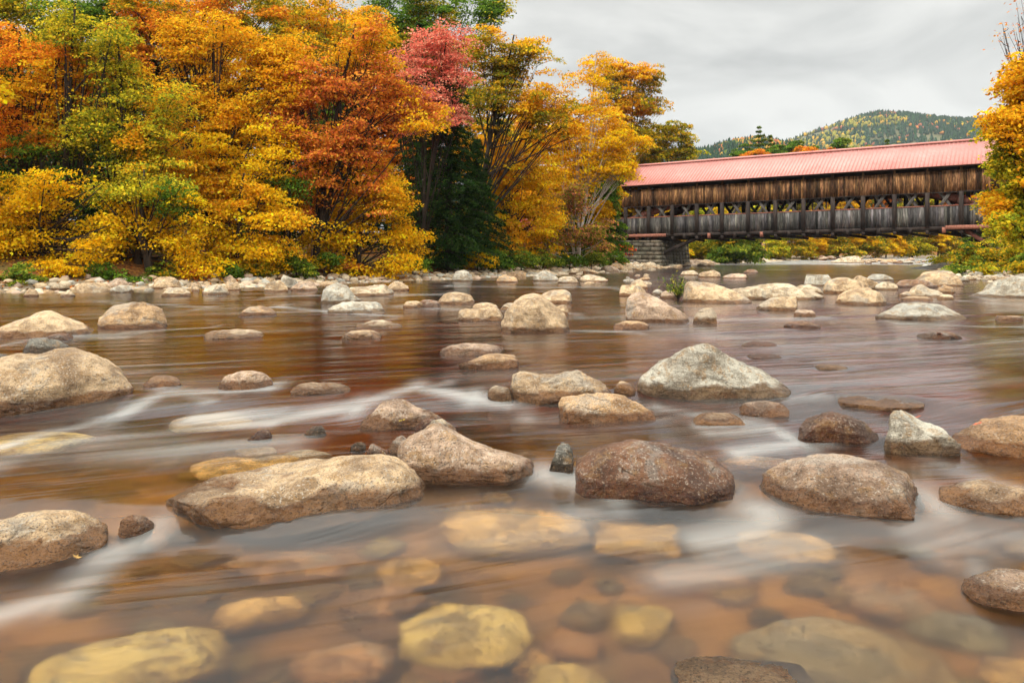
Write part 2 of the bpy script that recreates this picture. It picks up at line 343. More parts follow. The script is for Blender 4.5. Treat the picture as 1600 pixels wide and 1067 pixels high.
# ------------------------------------------------------------ rocks
ICO = {}
def ico(n):
    if n not in ICO:
        bm = bmesh.new(); bmesh.ops.create_icosphere(bm, subdivisions=n, radius=1); bm.verts.ensure_lookup_table()
        ICO[n] = (np.array([v.co[:] for v in bm.verts]), np.array([[v.index for v in f.verts] for f in bm.faces])); bm.free()
    return ICO[n]
COLS = dict(T=(.55, .40, .24), P=(.60, .49, .34), G=(.46, .44, .37), B=(.22, .105, .05), R=(.49, .355, .255), D=(.19, .19, .16), O=(.54, .35, .18), K=(.06, .05, .045))
def rockmesh(name, half, depth, h, under, prof=None, seed=0, sub=5, ang=.5, lean=.15, rough=1.0, e=2.2):
    U, Fc = ico(sub); r = np.random.default_rng(seed); P = U.copy()
    P *= 1 + .12 * vnoise(U, 1.6, 3, seed)[:, None]
    for k in range(int(1 + 13 * ang)):                        # flat faces knocked off a rounded stone
        n = r.normal(size=3); n[2] = abs(n[2]) * .6 + .1 * r.normal(); n /= np.linalg.norm(n)
        o = r.uniform(.66, .92); d = P @ n - o; P -= np.outer(np.where(d > 0, d, 0), n) * (.75 + .25 * ang)
    P[:, 2] /= P[:, 2].max()
    u = np.clip(U[:, 0], -1, 1); r0 = np.sqrt(np.clip(1 - u * u, .03, 1))
    if prof is None:
        pk = r.uniform(-.3, .3); uu = np.where(u > pk, (u - pk) / (1 - pk), (pk - u) / (1 + pk)); top = np.clip(1 - np.abs(uu) ** e, .0, 1) ** (1 / e) * 1.
    else:
        px, py = zip(*prof); top = np.interp((u + 1) / 2, px, py)
        q = [np.interp((u + 1) / 2 + o, px, py) for o in (-.035, .035)]; top = (top + q[0] + q[1]) / 3
    Fu = np.clip(1 - np.abs(u) ** 2.6, 0, 1) ** (1 / 2.6)
    X_ = P[:, 0] * half; Y_ = P[:, 1] * depth * np.clip(Fu / r0, .4, 1.8)
    Z_ = np.where(P[:, 2] > 0, P[:, 2] * h * np.clip(top / r0, .15, 2.6), P[:, 2] * under * np.clip(Fu / r0, .4, 1.8))
    Y_ += lean * depth * np.clip(P[:, 2], 0, 1)
    V = np.stack([X_, Y_, Z_], 1); s = min(half, depth)
    nv = vnoise(V / s, 2.3, 5, seed + 3, .62); rd = 1 - 2 * np.abs(vnoise(V / s, 1.2, 3, seed + 9))
    nv = nv + .28 * (1 - 2.2 * np.abs(vnoise(V / s, 5.5, 3, seed + 13, .6))) * (.08 + 1.15 * ang)
    dirn = U * np.array([1, 1, .7]); V += dirn * ((.10 * nv + .05 * rd * ang * 2) * s * rough)[:, None]
    cr = np.abs(vnoise(V / s, .9, 2, seed + 21)); V -= dirn * (np.exp(-(cr / .03) ** 2) * .05 * s * ang)[:, None]
    return npmesh(name, V, Fc, True)
ROCKS = []                                                   # (x, y, radius) for the current round them
def rock(x0, x1, yt, yb, c='T', wet=0., prof=None, label='', ang=.5, dr=.75, dz=0., cat='boulder', group=None, lean=.15, e=2.2, name='boulder', jit=.1):
    xc = (x0 + x1) / 2; X, Yf = hit(xc, yb, dz); half = (x1 - x0) / 2 * Yf / F
    dep = min(dr * half, .9 * half) * .95; Yc = Yf + dep * 1.05; half = (x1 - x0) / 2 * Yc / F * .97; X = (xc - 800) * Yc / F
    wl = float(W(X, Yc)) + dz; h = CH - (yt - HZ) * (Yc + .15 * dep) / F - wl
    h = max(h * (.94 if Yc < 9 else 1), .02 * half + .005)
    sub = 6 if (x1 - x0) > 70 and Yc < 12 else 5 if (x1 - x0) > 26 else 4
    seed = int(x0 * 7 + yb * 13) & 0xffff
    me = rockmesh(name, half, dep, h, max(.14, .3 * half), prof, seed, sub, ang, lean, 1., e)
    o = link(name, me, loc=(X, Yc, wl), mat=M['rock']); o.rotation_euler = (0, 0, -math.atan2(X, Yc))
    cr = np.random.default_rng(seed); k = 1 + cr.uniform(-jit, jit); o.color = (*[v * k for v in COLS[c]], wet)
    tag(o, label, cat, group); ROCKS.append((X, Yc, half * .95)); return o
H = [
 (-70, 206, 543, 648, 'T', .1, [(0, .80), (.3, .88), (.55, .97), (.68, 1), (.78, .85), (.9, .42), (1, .08)], 'huge tan speckled boulder cut by the left edge of the photo', .45),
 (-4, 143, 486, 527, 'T', .0, [(0, .2), (.2, .7), (.45, 1), (.6, .95), (.85, .45), (1, .1)], 'low brown domed boulder above the huge one at the left edge', .5),
 (161, 270, 471, 514, 'O', .0, [(0, .3), (.12, .8), (.35, 1), (.6, .92), (.8, .6), (1, .2)], 'rough orange-brown boulder standing alone in the left of the river', .8),
 (35, 103, 529, 552, 'D', .3, None, 'dark green-grey rock just behind the huge left boulder', .9),
 (-30, 16, 553, 567, 'D', .5, None, 'dark wet stone peeping out at the left edge beside the huge boulder', .5),
 (70, 112, 521, 532, 'B', .2, None, 'small flat brown stone between the two left boulders', .3),
 (345, 423, 578, 610, 'R', .0, None, 'rounded pinkish-grey stone in the white current left of centre', .3),
 (455, 548, 597, 617, 'T', .5, None, 'low wet tan stone half drowned right of the rounded pinkish-grey one', .2),
 (228, 284, 585, 607, 'O', .7, None, 'orange stone barely breaking the water right of the huge left boulder', .2),
 (370, 432, 479, 494, 'O', .5, None, 'small rusty brown stone with white water pouring off its right side', .4),
 (320, 412, 516, 529, 'P', .2, None, 'flat pale stone lying level with the water in the left middle river', .2),
 (503, 563, 443, 475, 'G', .1, [(0, .7), (.08, .92), (.4, 1), (.65, .85), (.85, .45), (1, .2)], 'tall blocky grey boulder near the left bank in front of the cobbles', .8),
 (546, 616, 446, 463, 'P', .0, [(0, .7), (.3, .9), (.8, 1), (1, .5)], 'flat-topped pale slab right behind the tall blocky grey boulder', .7),
 (517, 604, 472, 490, 'G', .0, [(0, .3), (.2, .8), (.6, 1), (.9, .9), (1, .4)], 'flat whitish-grey slab in front of the tall blocky grey boulder', .9),
 (626, 663, 471, 482, 'T', .2, None, 'small striped stone left of the dome-shaped tan boulder', .6),
 (648, 692, 468, 481, 'B', .2, None, 'small maroon stone beside the dome-shaped tan boulder', .6),
 (557, 630, 499, 513, 'P', .0, [(0, .4), (.25, 1), (.6, .7), (1, .35)], 'thin bone-coloured slab below the flat whitish-grey slab', .7),
 (535, 597, 516, 530, 'T', .2, None, 'low ochre stone below the thin bone-coloured slab', .3),
 (686, 748, 457, 476, 'T', .0, None, 'dome-shaped tan boulder alone in the run near the left bank', .5),
 (716, 796, 482, 503, 'T', .1, [(0, .85), (.1, 1), (.5, .95), (.9, 1), (1, .7)], 'block-shaped tan rock touching the left of the big pointed boulder', 1.),
 (733, 786, 473, 487, 'T', .0, None, 'tan hump behind the block-shaped rock', .4),
 (781, 896, 459, 520, 'T', .0, [(0, .15), (.08, .45), (.25, .82), (.42, 1), (.58, .95), (.7, .65), (.85, .4), (1, .1)], 'big pointed tan granite boulder in mid river', .55),
 (838, 901, 453, 475, 'T', .0, None, 'rounded tan boulder behind the big pointed one', .4),
 (780, 814, 473, 485, 'P', .0, None, 'small white stone tucked behind the big pointed boulder', .4),
 (862, 890, 477, 493, 'T', .0, None, 'tan shard on the right flank of the big pointed boulder', .8),
 (977, 1076, 458, 505, 'R', .0, [(0, .75), (.08, .95), (.3, 1), (.55, .75), (.8, .5), (1, .2)], 'rough brownish-grey wedge boulder right of the big pointed one', .7),
 (958, 1019, 502, 515, 'O', .2, None, 'flat orange stone at the foot of the brownish-grey wedge', .4),
 (1082, 1123, 481, 505, 'T', .3, [(0, .7), (.4, .9), (.75, 1), (1, .6)], 'small dark tan cube-like rock right of the brownish-grey wedge', 1.),
 (961, 1014, 445, 463, 'T', .0, None, 'rounded tan boulder in front of the pier, right of mid river', .4),
 (984, 1012, 437, 452, 'T', .0, None, 'smaller tan hump leaning on the rounded one in front of the pier', .4),
 (1018, 1037, 452, 462, 'G', .0, None, 'little white-grey stone left of the riverside plant', .3),
 (1030, 1063, 455, 467, 'R', .0, None, 'pink half-round stone left of the riverside plant', .3),
 (1069, 1174, 441, 474, 'T', .0, [(0, .9), (.06, 1), (.4, .97), (.6, .72), (.8, .4), (1, .05)], 'broad sloping tan boulder beside the riverside plant', .4),
 (1120, 1282, 443, 469, 'P', .0, [(0, .6), (.15, .8), (.35, .75), (.55, 1), (.7, .9), (1, .1)], 'long cream boulder stretching behind the sloping tan one', .6),
 (1182, 1252, 459, 486, 'T', .0, [(0, .1), (.3, .6), (.6, .95), (.85, 1), (1, .8)], 'leaning tan rock in front of the long cream boulder', .7),
 (1224, 1282, 502, 514, 'B', .2, None, 'flat brown stone with an open run of water around it, right of centre', .3),
 (1241, 1274, 484, 496, 'R', .0, None, 'small pinkish cobble below the leaning tan rock', .3),
 (1308, 1384, 451, 477, 'T', .0, None, 'rounded tan boulder left of the long olive-grey one', .4),
 (1375, 1504, 474, 501, 'G', .1, [(0, .05), (.12, .6), (.25, .95), (.4, 1), (.7, .95), (.85, .6), (1, .15)], 'long low olive-grey boulder in the right of the river', .5),
 (1252, 1305, 429, 448, 'G', .0, None, 'grey-tan boulder leftmost of the pile below the middle of the bridge', .5),
 (1288, 1352, 434, 459, 'T', .0, None, 'orange-tan boulder in the pile below the middle of the bridge', .4),
 (1330, 1371, 432, 453, 'T', .0, None, 'tan blocky boulder rightmost on top of the pile below the bridge', .8),
 (1368, 1402, 440, 454, 'P', .0, None, 'pale rounded stone closing the pile on its right side', .3),
 (1228, 1292, 446, 460, 'P', .0, None, 'angular cream rock left foot of the boulder pile', .9),
 (1425, 1506, 422, 448, 'T', .1, [(0, .1), (.25, .75), (.55, 1), (.8, .95), (1, .3)], 'big brown domed boulder in front of the right bank bushes', .4),
 (1402, 1463, 438, 450, 'B', .0, None, 'brown flat rock in front of the big brown dome', .5),
 (1418, 1478, 445, 466, 'P', .0, [(0, .2), (.25, .9), (.4, 1), (.6, .6), (1, .3)], 'peaked pale rock in front of the brown flat one', .7),
 (1405, 1430, 456, 465, 'T', .0, None, 'small tan stone at the foot of the peaked pale rock', .4),
 (1409, 1456, 463, 470, 'T', .0, None, 'thin tan slab in front of the peaked pale rock', .3),
 (1464, 1489, 460, 469, 'P', .0, None, 'little pale stone right of the thin tan slab', .5),
 (1464, 1496, 446, 459, 'O', .0, None, 'orange pyramid-shaped stone right of the peaked pale rock', .9),
 (1515, 1665, 424, 467, 'G', .0, [(0, .05), (.2, .4), (.5, .85), (.75, 1), (1, .8)], 'huge grey boulder cut by the right edge of the photo below the bushes', .4),
 (1354, 1394, 428, 439, 'G', .0, None, 'grey angular rock standing behind the boulder pile', .9),
 (1435, 1500, 518, 530, 'B', .3, None, 'dark flat stone with a leaf on it in the right of the river', .6),
 (1554, 1596, 493, 500, 'T', .0, None, 'thin tan stone near the right edge in calm water', .2),
 (1158, 1216, 534, 542, 'B', .2, None, 'upper of two thin brown stones behind the grey triangle', .2),
 (1164, 1223, 553, 561, 'B', .2, None, 'lower of two thin brown stones behind the grey triangle', .2),
 (1275, 1323, 570, 578, 'P', .1, None, 'thin pale stone alone in smooth water right of the grey triangle', .2),
 (1000, 1226, 531, 627, 'G', .0, [(0, .15), (.05, .35), (.18, .60), (.31, .88), (.41, 1), (.49, .98), (.58, .76), (.7, .50), (.85, .26), (1, .04)], 'big triangular pale grey boulder with a crack down its right side', .75),
 (799, 958, 583, 634, 'T', .1, [(0, .78), (.05, .82), (.35, .82), (.55, 1), (.75, .95), (.92, .75), (1, .4)], 'flat-topped slab with a squared left end in the centre of the river', 1.),
 (865, 1022, 614, 662, 'O', .1, [(0, .55), (.08, .85), (.25, 1), (.7, .95), (.9, .7), (1, .3)], 'rounded brown slab in front of the squared one', .5),
 (958, 993, 595, 615, 'T', .0, None, 'small round tan cobble between the slab and the grey triangle', .1),
 (762, 806, 602, 625, 'P', .3, None, 'pale washed stone at the left end of the squared slab', .3),
 (686, 800, 538, 556, 'R', .2, None, 'rear of two thin rocks lying across the middle run', .4),
 (712, 818, 551, 576, 'O', .3, [(0, .1), (.3, .6), (.6, 1), (.85, .9), (1, .4)], 'orange front one of two rocks lying across the middle run', .4),
 (553, 690, 626, 671, 'R', .1, [(0, .15), (.2, .6), (.45, 1), (.6, 1), (.75, .65), (1, .15)], 'crumpled purplish rock with a yellow leaf on it', .9),
 (648, 690, 653, 675, 'B', .2, None, 'brown knob at the right foot of the purplish rock', .5),
 (660, 713, 653, 682, 'P', .0, None, 'pale shard resting behind the big speckled grey-pink boulder', .6),
 (625, 834, 662, 758, 'R', .0, [(0, .5), (.08, .78), (.22, 1), (.4, .95), (.58, .68), (.75, .5), (.9, .35), (1, .15)], 'big speckled grey-pink boulder in the near centre', .5),
 (608, 648, 678, 709, 'R', .0, None, 'salmon cobble wedged at the left of the speckled grey-pink boulder', .4),
 (572, 613, 694, 729, 'B', .0, None, 'brown egg-shaped cobble behind the long near boulder', .5),
 (265, 657, 727, 830, 'T', .05, [(0, .2), (.08, .40), (.25, .58), (.45, .68), (.62, .85), (.78, 1), (.9, .97), (1, .5)], 'very long craggy tan boulder in the left foreground', .75),
 (388, 429, 671, 688, 'B', .1, None, 'small brown pointed stone in the shallow pebbly patch', .4),
 (475, 513, 665, 680, 'D', .2, None, 'small dark stone with a white vein left of the purplish rock', .3),
 (547, 572, 690, 704, 'D', .2, None, 'tiny slate-coloured stone left of the brown egg-shaped cobble', .3),
 (858, 898, 688, 740, 'D', .4, [(0, .3), (.25, .75), (.5, 1), (.8, .95), (1, .6)], 'small upright dark rock in the gap where water pours through', 1.),
 (897, 1147, 686, 786, 'B', .75, [(0, .50), (.07, .74), (.2, .95), (.35, 1), (.55, .96), (.75, .80), (.9, .55), (1, .25)], 'smooth dark brown wet boulder shaped like a loaf, right of centre', .0),
 (1196, 1452, 713, 807, 'R', .55, [(0, .3), (.12, .65), (.3, .97), (.45, 1), (.65, .88), (.85, .72), (1, .3)], 'broad washed pinkish boulder in the right foreground', .5),
 (1478, 1650, 755, 807, 'T', .5, [(0, .4), (.15, .8), (.4, 1), (.7, .95), (1, .6)], 'wet tan boulder at the right edge beside the washed pinkish one', .4),
 (1248, 1367, 641, 693, 'B', .6, [(0, .4), (.12, .85), (.3, 1), (.6, .9), (.85, .6), (1, .2)], 'glossy red-brown wet rock with water sliding over it', .6),
 (1371, 1492, 645, 710, 'G', .0, [(0, .5), (.1, .85), (.3, 1), (.5, .9), (.65, .75), (.85, .7), (1, .2)], 'jagged light grey rock right of the glossy red-brown one', 1.),
 (1496, 1680, 643, 713, 'O', .5, [(0, .2), (.2, .6), (.5, .9), (.7, 1), (1, .8)], 'wet orange and grey boulder cut by the right edge above the foreground', .5),
 (1298, 1434, 625, 642, 'T', .3, [(0, .5), (.3, 1), (.7, .8), (1, .2)], 'long thin stone lying behind the glossy red-brown rock', .2),
 (1080, 1168, 646, 665, 'T', .4, None, 'low stone awash below the grey triangle', .4),
 (1155, 1232, 625, 652, 'R', .7, None, 'rosy stone drowned in white water right of the grey triangle', .1),
 (-80, 162, 803, 893, 'T', .3, [(0, .7), (.4, .9), (.6, 1), (.8, .8), (1, .3)], 'yellowish wet boulder in the lower left corner', .5),
 (182, 238, 803, 839, 'R', .4, None, 'small rosy stone between the lower left boulder and the long craggy one', .4),
 (1515, 1680, 890, 958, 'R', .25, [(0, .2), (.3, .8), (.6, 1), (1, .7)], 'wet rosy boulder low at the right edge of the foreground', .3),
 (1030, 1290, 1050, 1115, 'G', .0, [(0, .4), (.2, .8), (.5, 1), (.8, .8), (1, .3)], 'grey-green boulder top cut by the bottom edge of the photo', .5),
 (1130, 1172, 428, 436, 'R', .0, None, 'small pinkish rock in the dark pool before the bridge', .4),
 (1092, 1128, 422, 434, 'T', .0, None, 'tan mound in the dark pool right of the pier', .4),
 (1064, 1092, 423, 431, 'P', .0, None, 'pale stone near the foot of the pier', .4),
 (1160, 1184, 421, 427, 'B', .0, None, 'brown rock in the white riffle under the bridge', .4),
]
for t in H: rock(*t[:6], prof=t[6], label=t[7], ang=t[8])
# stones lying wholly under the shallow water, seen through it
def sunk(cx, cy, rx, ry, c, dep0, label, cat='stone', name='sunken_stone', group='stones under the shallow water', jit=.15):
    dep = dep0 * 1.0; rx *= 1.18; ry *= 1.15; X, Yh = hit(cx, cy); Zs = float(W(X, Yh)); dd = math.hypot(math.hypot(X, Yh), CH - Zs); s = math.hypot(X, Yh) / dd / 1.33
    k = dep * math.tan(math.asin(s)) / math.hypot(X, Yh); X += X * k; Yh += Yh * k
    half = rx * Yh / F; seed = int(cx * 5 + cy * 3)
    dpt = min(max(ry * Yh * Yh / (F * CH) * .62, .35 * half), 1.1 * half)
    me = rockmesh(name, half, dpt, min(.4 * half, dep * .6), .15, None, seed, 5 if rx > 25 else 4, .35, .1)
    o = link(name, me, loc=(X, Yh, Zs - dep), mat=M['rock']); o.rotation_euler = (0, 0, -math.atan2(X, Yh) + random.uniform(-.2, .2))
    o.color = (*COLS[c], 2); tag(o, label, cat, group); return o
COLS.update(Y=(.88, .66, .22), A=(.88, .56, .20), E=(.66, .36, .17))
for t in [(215, 1035, 130, 50, 'Y', .20, 'large ochre stone under the water in the lower left foreground'),
          (725, 990, 84, 55, 'Y', .20, 'egg-shaped yellow-ochre stone under the water at the bottom centre'),
          (1002, 972, 46, 40, 'Y', .26, 'small olive-yellow stone under the water right of the egg-shaped one'),
          (800, 828, 106, 30, 'A', .20, 'wide flat amber stone under the water below the speckled boulder'),
          (995, 840, 68, 32, 'A', .20, 'oval amber stone under the water below the dark loaf boulder'),
          (405, 953, 68, 20, 'A', .22, 'flat amber stone under the water above the large ochre one'),
          (535, 1035, 66, 34, 'E', .24, 'reddish stone under the water between the two ochre ones'),
          (1225, 852, 68, 26, 'A', .22, 'amber stone under white water below the washed pinkish boulder'),
          (370, 730, 52, 24, 'A', .14, 'amber stone behind the long craggy boulder, under the water'),
          (640, 892, 42, 26, 'A', .24, 'small amber stone under the water left of the wide flat one'),
          (600, 935, 56, 26, 'E', .26, 'reddish-amber stone under the water above the egg-shaped one'),
          (450, 885, 90, 24, 'E', .26, 'dull red stone under the water below the long craggy boulder'),
          (330, 660, 52, 16, 'T', .10, 'tan stone under fast water left of the small brown pointed one'),
          (1190, 722, 48, 13, 'E', .12, 'pale rosy stone under the water right of the loaf boulder'),
          (1395, 940, 55, 34, 'E', .24, 'rosy-brown stone under the water above the right foreground giant'),
          (880, 1062, 60, 24, 'Y', .24, 'ochre stone cut by the bottom edge near the centre'),
          (60, 690, 70, 22, 'Y', .14, 'pale ochre stone under white water at the left edge'),
          (1585, 1052, 40, 30, 'A', .2, 'amber stone in the lower right corner'),
          (830, 1030, 30, 20, 'A', .28, 'tiny amber stone under the water near the bottom centre'),
          (700, 1045, 50, 18, 'E', .28, 'reddish stone cut by the bottom edge below the egg-shaped one'),
          (1500, 985, 70, 30, 'G', .3, 'greenish-grey stone deep under the right foreground water'),
          (480, 712, 32, 14, 'P', .10, 'pale pebble in the shallow patch behind the long craggy boulder'),
          (440, 720, 40, 12, 'A', .10, 'amber pebble left of the pale one in the shallow patch'),
          (520, 745, 36, 12, 'A', .10, 'amber pebble at the back of the long craggy boulder'),
          (470, 745, 30, 10, 'P', .10, 'flat pale pebble behind the middle of the long craggy boulder'),
          (400, 705, 28, 8, 'R', .08, 'rosy pebble below the small brown pointed stone'),
          (890, 1005, 40, 24, 'E', .3, 'dark red stone deep between the yellow ones'),
          (1100, 905, 70, 22, 'E', .3, 'dull brown stone deep below the oval amber one')]:
    sunk(*t[:6], t[6])
# the giant under the right foreground, its back just below the surface
X, Yh = hit(1355, 1035); o = link('sunken_boulder', rockmesh('sunken_boulder', .42, .28, .19, .2, [(0, .4), (.2, .9), (.35, 1), (.6, .75), (.8, .5), (1, .2)], 77, 6, .3), loc=(X, Yh + .26, L1 - .27), mat=M['rock'])
o.rotation_euler = (0, 0, -.35); o.color = (.52, .38, .20, 2); tag(o, 'giant olive-brown boulder just under the water in the lower right', 'boulder')
# random bed stones
protos = [rockmesh('bed_stone', 1, r.uniform(.6, .95), r.uniform(.35, .6), .4, None, 900 + i, 4, r.uniform(.1, .9)) for i, r in enumerate([np.random.default_rng(k) for k in range(10)])]
for p in protos: p.materials.append(M['rock'])
def scatter_stone(X, Yc, z, s, c, label, cat, name, group, wet=0., sz=1.):
    o = link(name, random.choice(protos)); o.location = (X, Yc, z); o.rotation_euler = (random.uniform(-.15, .15), random.uniform(-.15, .15), random.uniform(0, 6.28))
    o.scale = (s, s, s * sz); k = random.uniform(.8, 1.15); o.color = (*[v * k for v in COLS[c]], wet); return tag(o, label, cat, group)
n = 0
while n < 190:
    t = random.random(); y = 560 + 540 * t ** .8 if n < 150 else random.uniform(440, 560); x = random.uniform(-80, 1680); X, Yh = hit(x, y)
    s = random.uniform(.05, .12) * (1.25 if y > 800 else 1 if y > 650 else 1.7)
    if any((X - a) ** 2 + (Yh - b) ** 2 < (r_ * .8) ** 2 for a, b, r_ in ROCKS): continue
    zb = ter1(X, Yh)
    scatter_stone(X, Yh, zb + (.05 if y > 650 else .01), s, random.choice('AAYEATPO'), 'amber stone on the river bed seen through the brown water', 'stone', 'bed_stone', 'stones scattered on the river bed', 2., sz=.8); n += 1
# ------------------------------------------------------------ cobbles along the banks
def bankpt(poly, t):
    P = np.array(poly, float); d = np.r_[0, np.cumsum(np.linalg.norm(np.diff(P, axis=0), axis=1))]; q = t * d[-1]
    return np.interp(q, d, P[:, 0]), np.interp(q, d, P[:, 1])
lbp = LB[3:12]; cnt = 0
while cnt < 225:
    x, y = bankpt(lbp, random.random() ** .9); x += random.uniform(-1, 1.6); y += random.uniform(-2.0, 2.2)
    s = float(sdist(np.array([x]), np.array([y]))[0])
    if not (-2.0 < s < 2.9): continue
    if s < -.6 and random.random() < .6: continue
    r_ = random.choice([.1, .13, .16, .2, .24, .3, .42, .6]) * random.uniform(.8, 1.2) * (1 + max(0, (y - 40)) * .012)
    z = ter1(x, y) if s > -.5 else float(W(x, y)) - .05
    scatter_stone(x, y, z + .10 * r_, r_, random.choice('TTPPTRGPTO'), 'pale rounded cobble among the others along the left bank', 'cobble', 'cobble', 'cobbles along the left bank', sz=random.uniform(.8, 1.2)); cnt += 1
BIG = [(350, 378, 434, 455, 'T'), (430, 470, 430, 452, 'G'), (168, 200, 435, 452, 'R'), (235, 282, 433, 452, 'T'), (248, 298, 450, 463, 'P'), (300, 312, 448, 456, 'T'), (318, 362, 446, 461, 'P'), (412, 450, 438, 457, 'T'), (455, 500, 440, 455, 'R'), (832, 872, 424, 440, 'G'), (775, 812, 430, 442, 'O'), (650, 690, 415, 432, 'G'), (35, 62, 452, 464, 'T'), (173, 210, 446, 458, 'G'), (95, 118, 455, 464, 'P'), (0, 40, 508, 516, 'G'), (604, 640, 440, 455, 'T'), (705, 740, 422, 440, 'G'), (870, 905, 432, 443, 'P'), (905, 950, 430, 441, 'P')]
BL = ['upright tan stone at the left waterline', 'dark blue-grey pointed boulder half way up the left bank', 'pinkish stone at the far left waterline', 'layered tan boulder on the left bank', 'pale rounded stone in the water off the layered tan boulder', 'small tan stone between two pale ones at the left waterline', 'smooth pale boulder in the water before the left cobbles', 'sloping tan boulder left of the tall blocky grey one', 'pinkish boulder behind the tall blocky grey one', 'bright white-grey boulder at the waterline below the middle trees', 'orange wedge-shaped stone at the waterline left of the white-grey one', 'large grey boulder high on the cobble bank under the hemlock', 'tan stone at the far left waterline near the green shrub', 'flat blue-grey slab in the water at the left', 'small pale stone in the water at the far left', 'thin grey stone awash at the left edge', 'small tan pyramid at the waterline in front of the cobbles', 'slate-grey rounded boulder among the middle cobbles', 'pale flat boulder at the waterline right of the white-grey one', 'long cream boulder at the waterline left of the pier']
for (a, b, c_, d, k), l in zip(BIG, BL): rock(a, b, c_, d, k, 0, None, l, .6, dz=.0)
def patch(n, x0, x1, y0, y1, r0, r1, lab, grp, cols='TTPRGO', lift=.1):
    for _ in range(n):
        x = random.uniform(x0, x1); y = random.uniform(y0, y1); X, Yc = hit(x, y); r_ = random.uniform(r0, r1)
        scatter_stone(X, Yc, max(ter1(X, Yc), float(W(X, Yc)) - .05) + lift * r_, r_, random.choice(cols), lab, 'cobble', 'cobble', grp)
patch(34, 1345, 1445, 407.5, 412.5, .25, .55, 'brown stone in the shoal of rocks beyond the bridge', 'stones of the shoal beyond the bridge', 'TRBOGT', .3)
patch(26, 1010, 1110, 410, 417, .3, .6, 'tan stone piled at the foot of the bridge pier', 'stones piled at the foot of the pier', 'TRBOP', .2)
patch(26, 1180, 1350, 404, 407, .3, .8, 'small far rock along the edge of the white riffle', 'rocks along the far edge of the riffle', 'TRBO', .3)
patch(30, 1490, 1640, 428, 440, .2, .45, 'grey-tan cobble on the right bank below the bushes', 'cobbles along the right bank', 'TPGP', .2)
patch(14, 900, 1020, 425, 445, .15, .4, 'low tan stone in the shallow run before the pier', 'stones in the run before the pier')
rock(1300, 1344, 399, 411, 'P', 0, [(0, .2), (.4, .7), (.8, 1), (1, .5)], 'pale squared boulder on the far shore under the bridge', .9, dr=.5)
rock(1380, 1402, 405, 410.5, 'O', 0, None, 'tan dome-shaped rock on the far shore right of the pale squared one', .4, dr=.5)
# one gravel mass that fills between the cobbles
Vg, Fg, Cg = [], [], []; n0 = 0; U2, F2 = ico(2)
cand = rng.uniform(0, 1, (9000, 3)); pts = []
for i in range(9000):
    poly = LB[3:14] if i % 4 else RB[2:10]
    x, y = bankpt(poly, cand[i, 0]); pts.append((x + rng.normal() * 1.5, y + rng.normal() * 1.5))
pts = np.array(pts); sdp = sdist(pts[:, 0], pts[:, 1]); keep = (sdp > -.5) & (sdp < 3.1) & ((pts[:, 1] > 18)); pts = pts[keep]; zz = ter(pts[:, 0], pts[:, 1])
for (x, y), z in zip(pts, zz):
    r_ = rng.uniform(.05, .17) * (1 + y * .008); V = U2 * (1 + .25 * rng.normal(size=(len(U2), 1)) * .5) * r_ * np.array([rng.uniform(.8, 1.5), rng.uniform(.8, 1.4), rng.uniform(.5, .9)])
    a = rng.uniform(0, 6.28); V = V @ np.array([[math.cos(a), math.sin(a), 0], [-math.sin(a), math.cos(a), 0], [0, 0, 1]])
    Vg.append(V + (x, y, z + .02)); Fg.append(F2 + n0); n0 += len(U2); Cg.append(np.tile(np.array(random.choice([COLS[k] for k in 'TPRTPG'])) * rng.uniform(.6, 1.1), (len(F2), 1)))
mg, ntg = newmat('gravel'); finish(ntg, principled(ntg, N(ntg, 'ShaderNodeAttribute', attribute_name='Col').outputs['Color'], .85))
gr = link('gravel', npmesh('gravel', np.concatenate(Vg), np.concatenate(Fg), True, np.concatenate(Cg)), mat=mg)
tag(gr, 'loose pale gravel between the cobbles on both banks', 'gravel', kind='stuff')
# ------------------------------------------------------------ water surface
nr, nc = 640, 520
Yr = -4 + np.exp(np.linspace(math.log(1.2), math.log(190), nr)); uu = np.linspace(-1, 1, nc)
Yg = np.repeat(Yr[:, None], nc, 1); Xg = uu[None] * (Yg + 4.6) * .85
fa = math.atan2(-.40, -.92); er = complex(math.cos(-fa), math.sin(-fa))
zc = (Xg + 1j * Yg) * er; Fp = zc.copy()
for a, b, r_ in ROCKS:
    c = complex(a, b) * er; d = zc - c; m = np.abs(d); d = np.where(m < r_ * .75, d / np.maximum(m, 1e-6) * r_ * .75, d); Fp += (r_ * .62) ** 2 / d
foam = np.zeros_like(Xg)
def stroke(pts, wpx, k):
    wpx *= .72 if k > .25 else 1; k *= .88
    P = [hit(*p) for p in pts]
    for (a, b), (p, q) in zip(zip(P[:-1], P[1:]), zip(pts[:-1], pts[1:])):
        a = np.array(a); b = np.array(b); ab = b - a; t = np.clip(((Xg - a[0]) * ab[0] + (Yg - a[1]) * ab[1]) / (ab @ ab + 1e-9), 0, 1)
        dx = Xg - a[0] - t * ab[0]; dy = Yg - a[1] - t * ab[1]; Ym = (a[1] + b[1]) / 2
        sy = wpx * Ym * Ym / (F * CH); sx = wpx * 1.6 * Ym / F
        foam[:] = np.maximum(foam, k * np.exp(-(dx / max(sx, .03)) ** 2 - (dy / max(sy, .03)) ** 2))
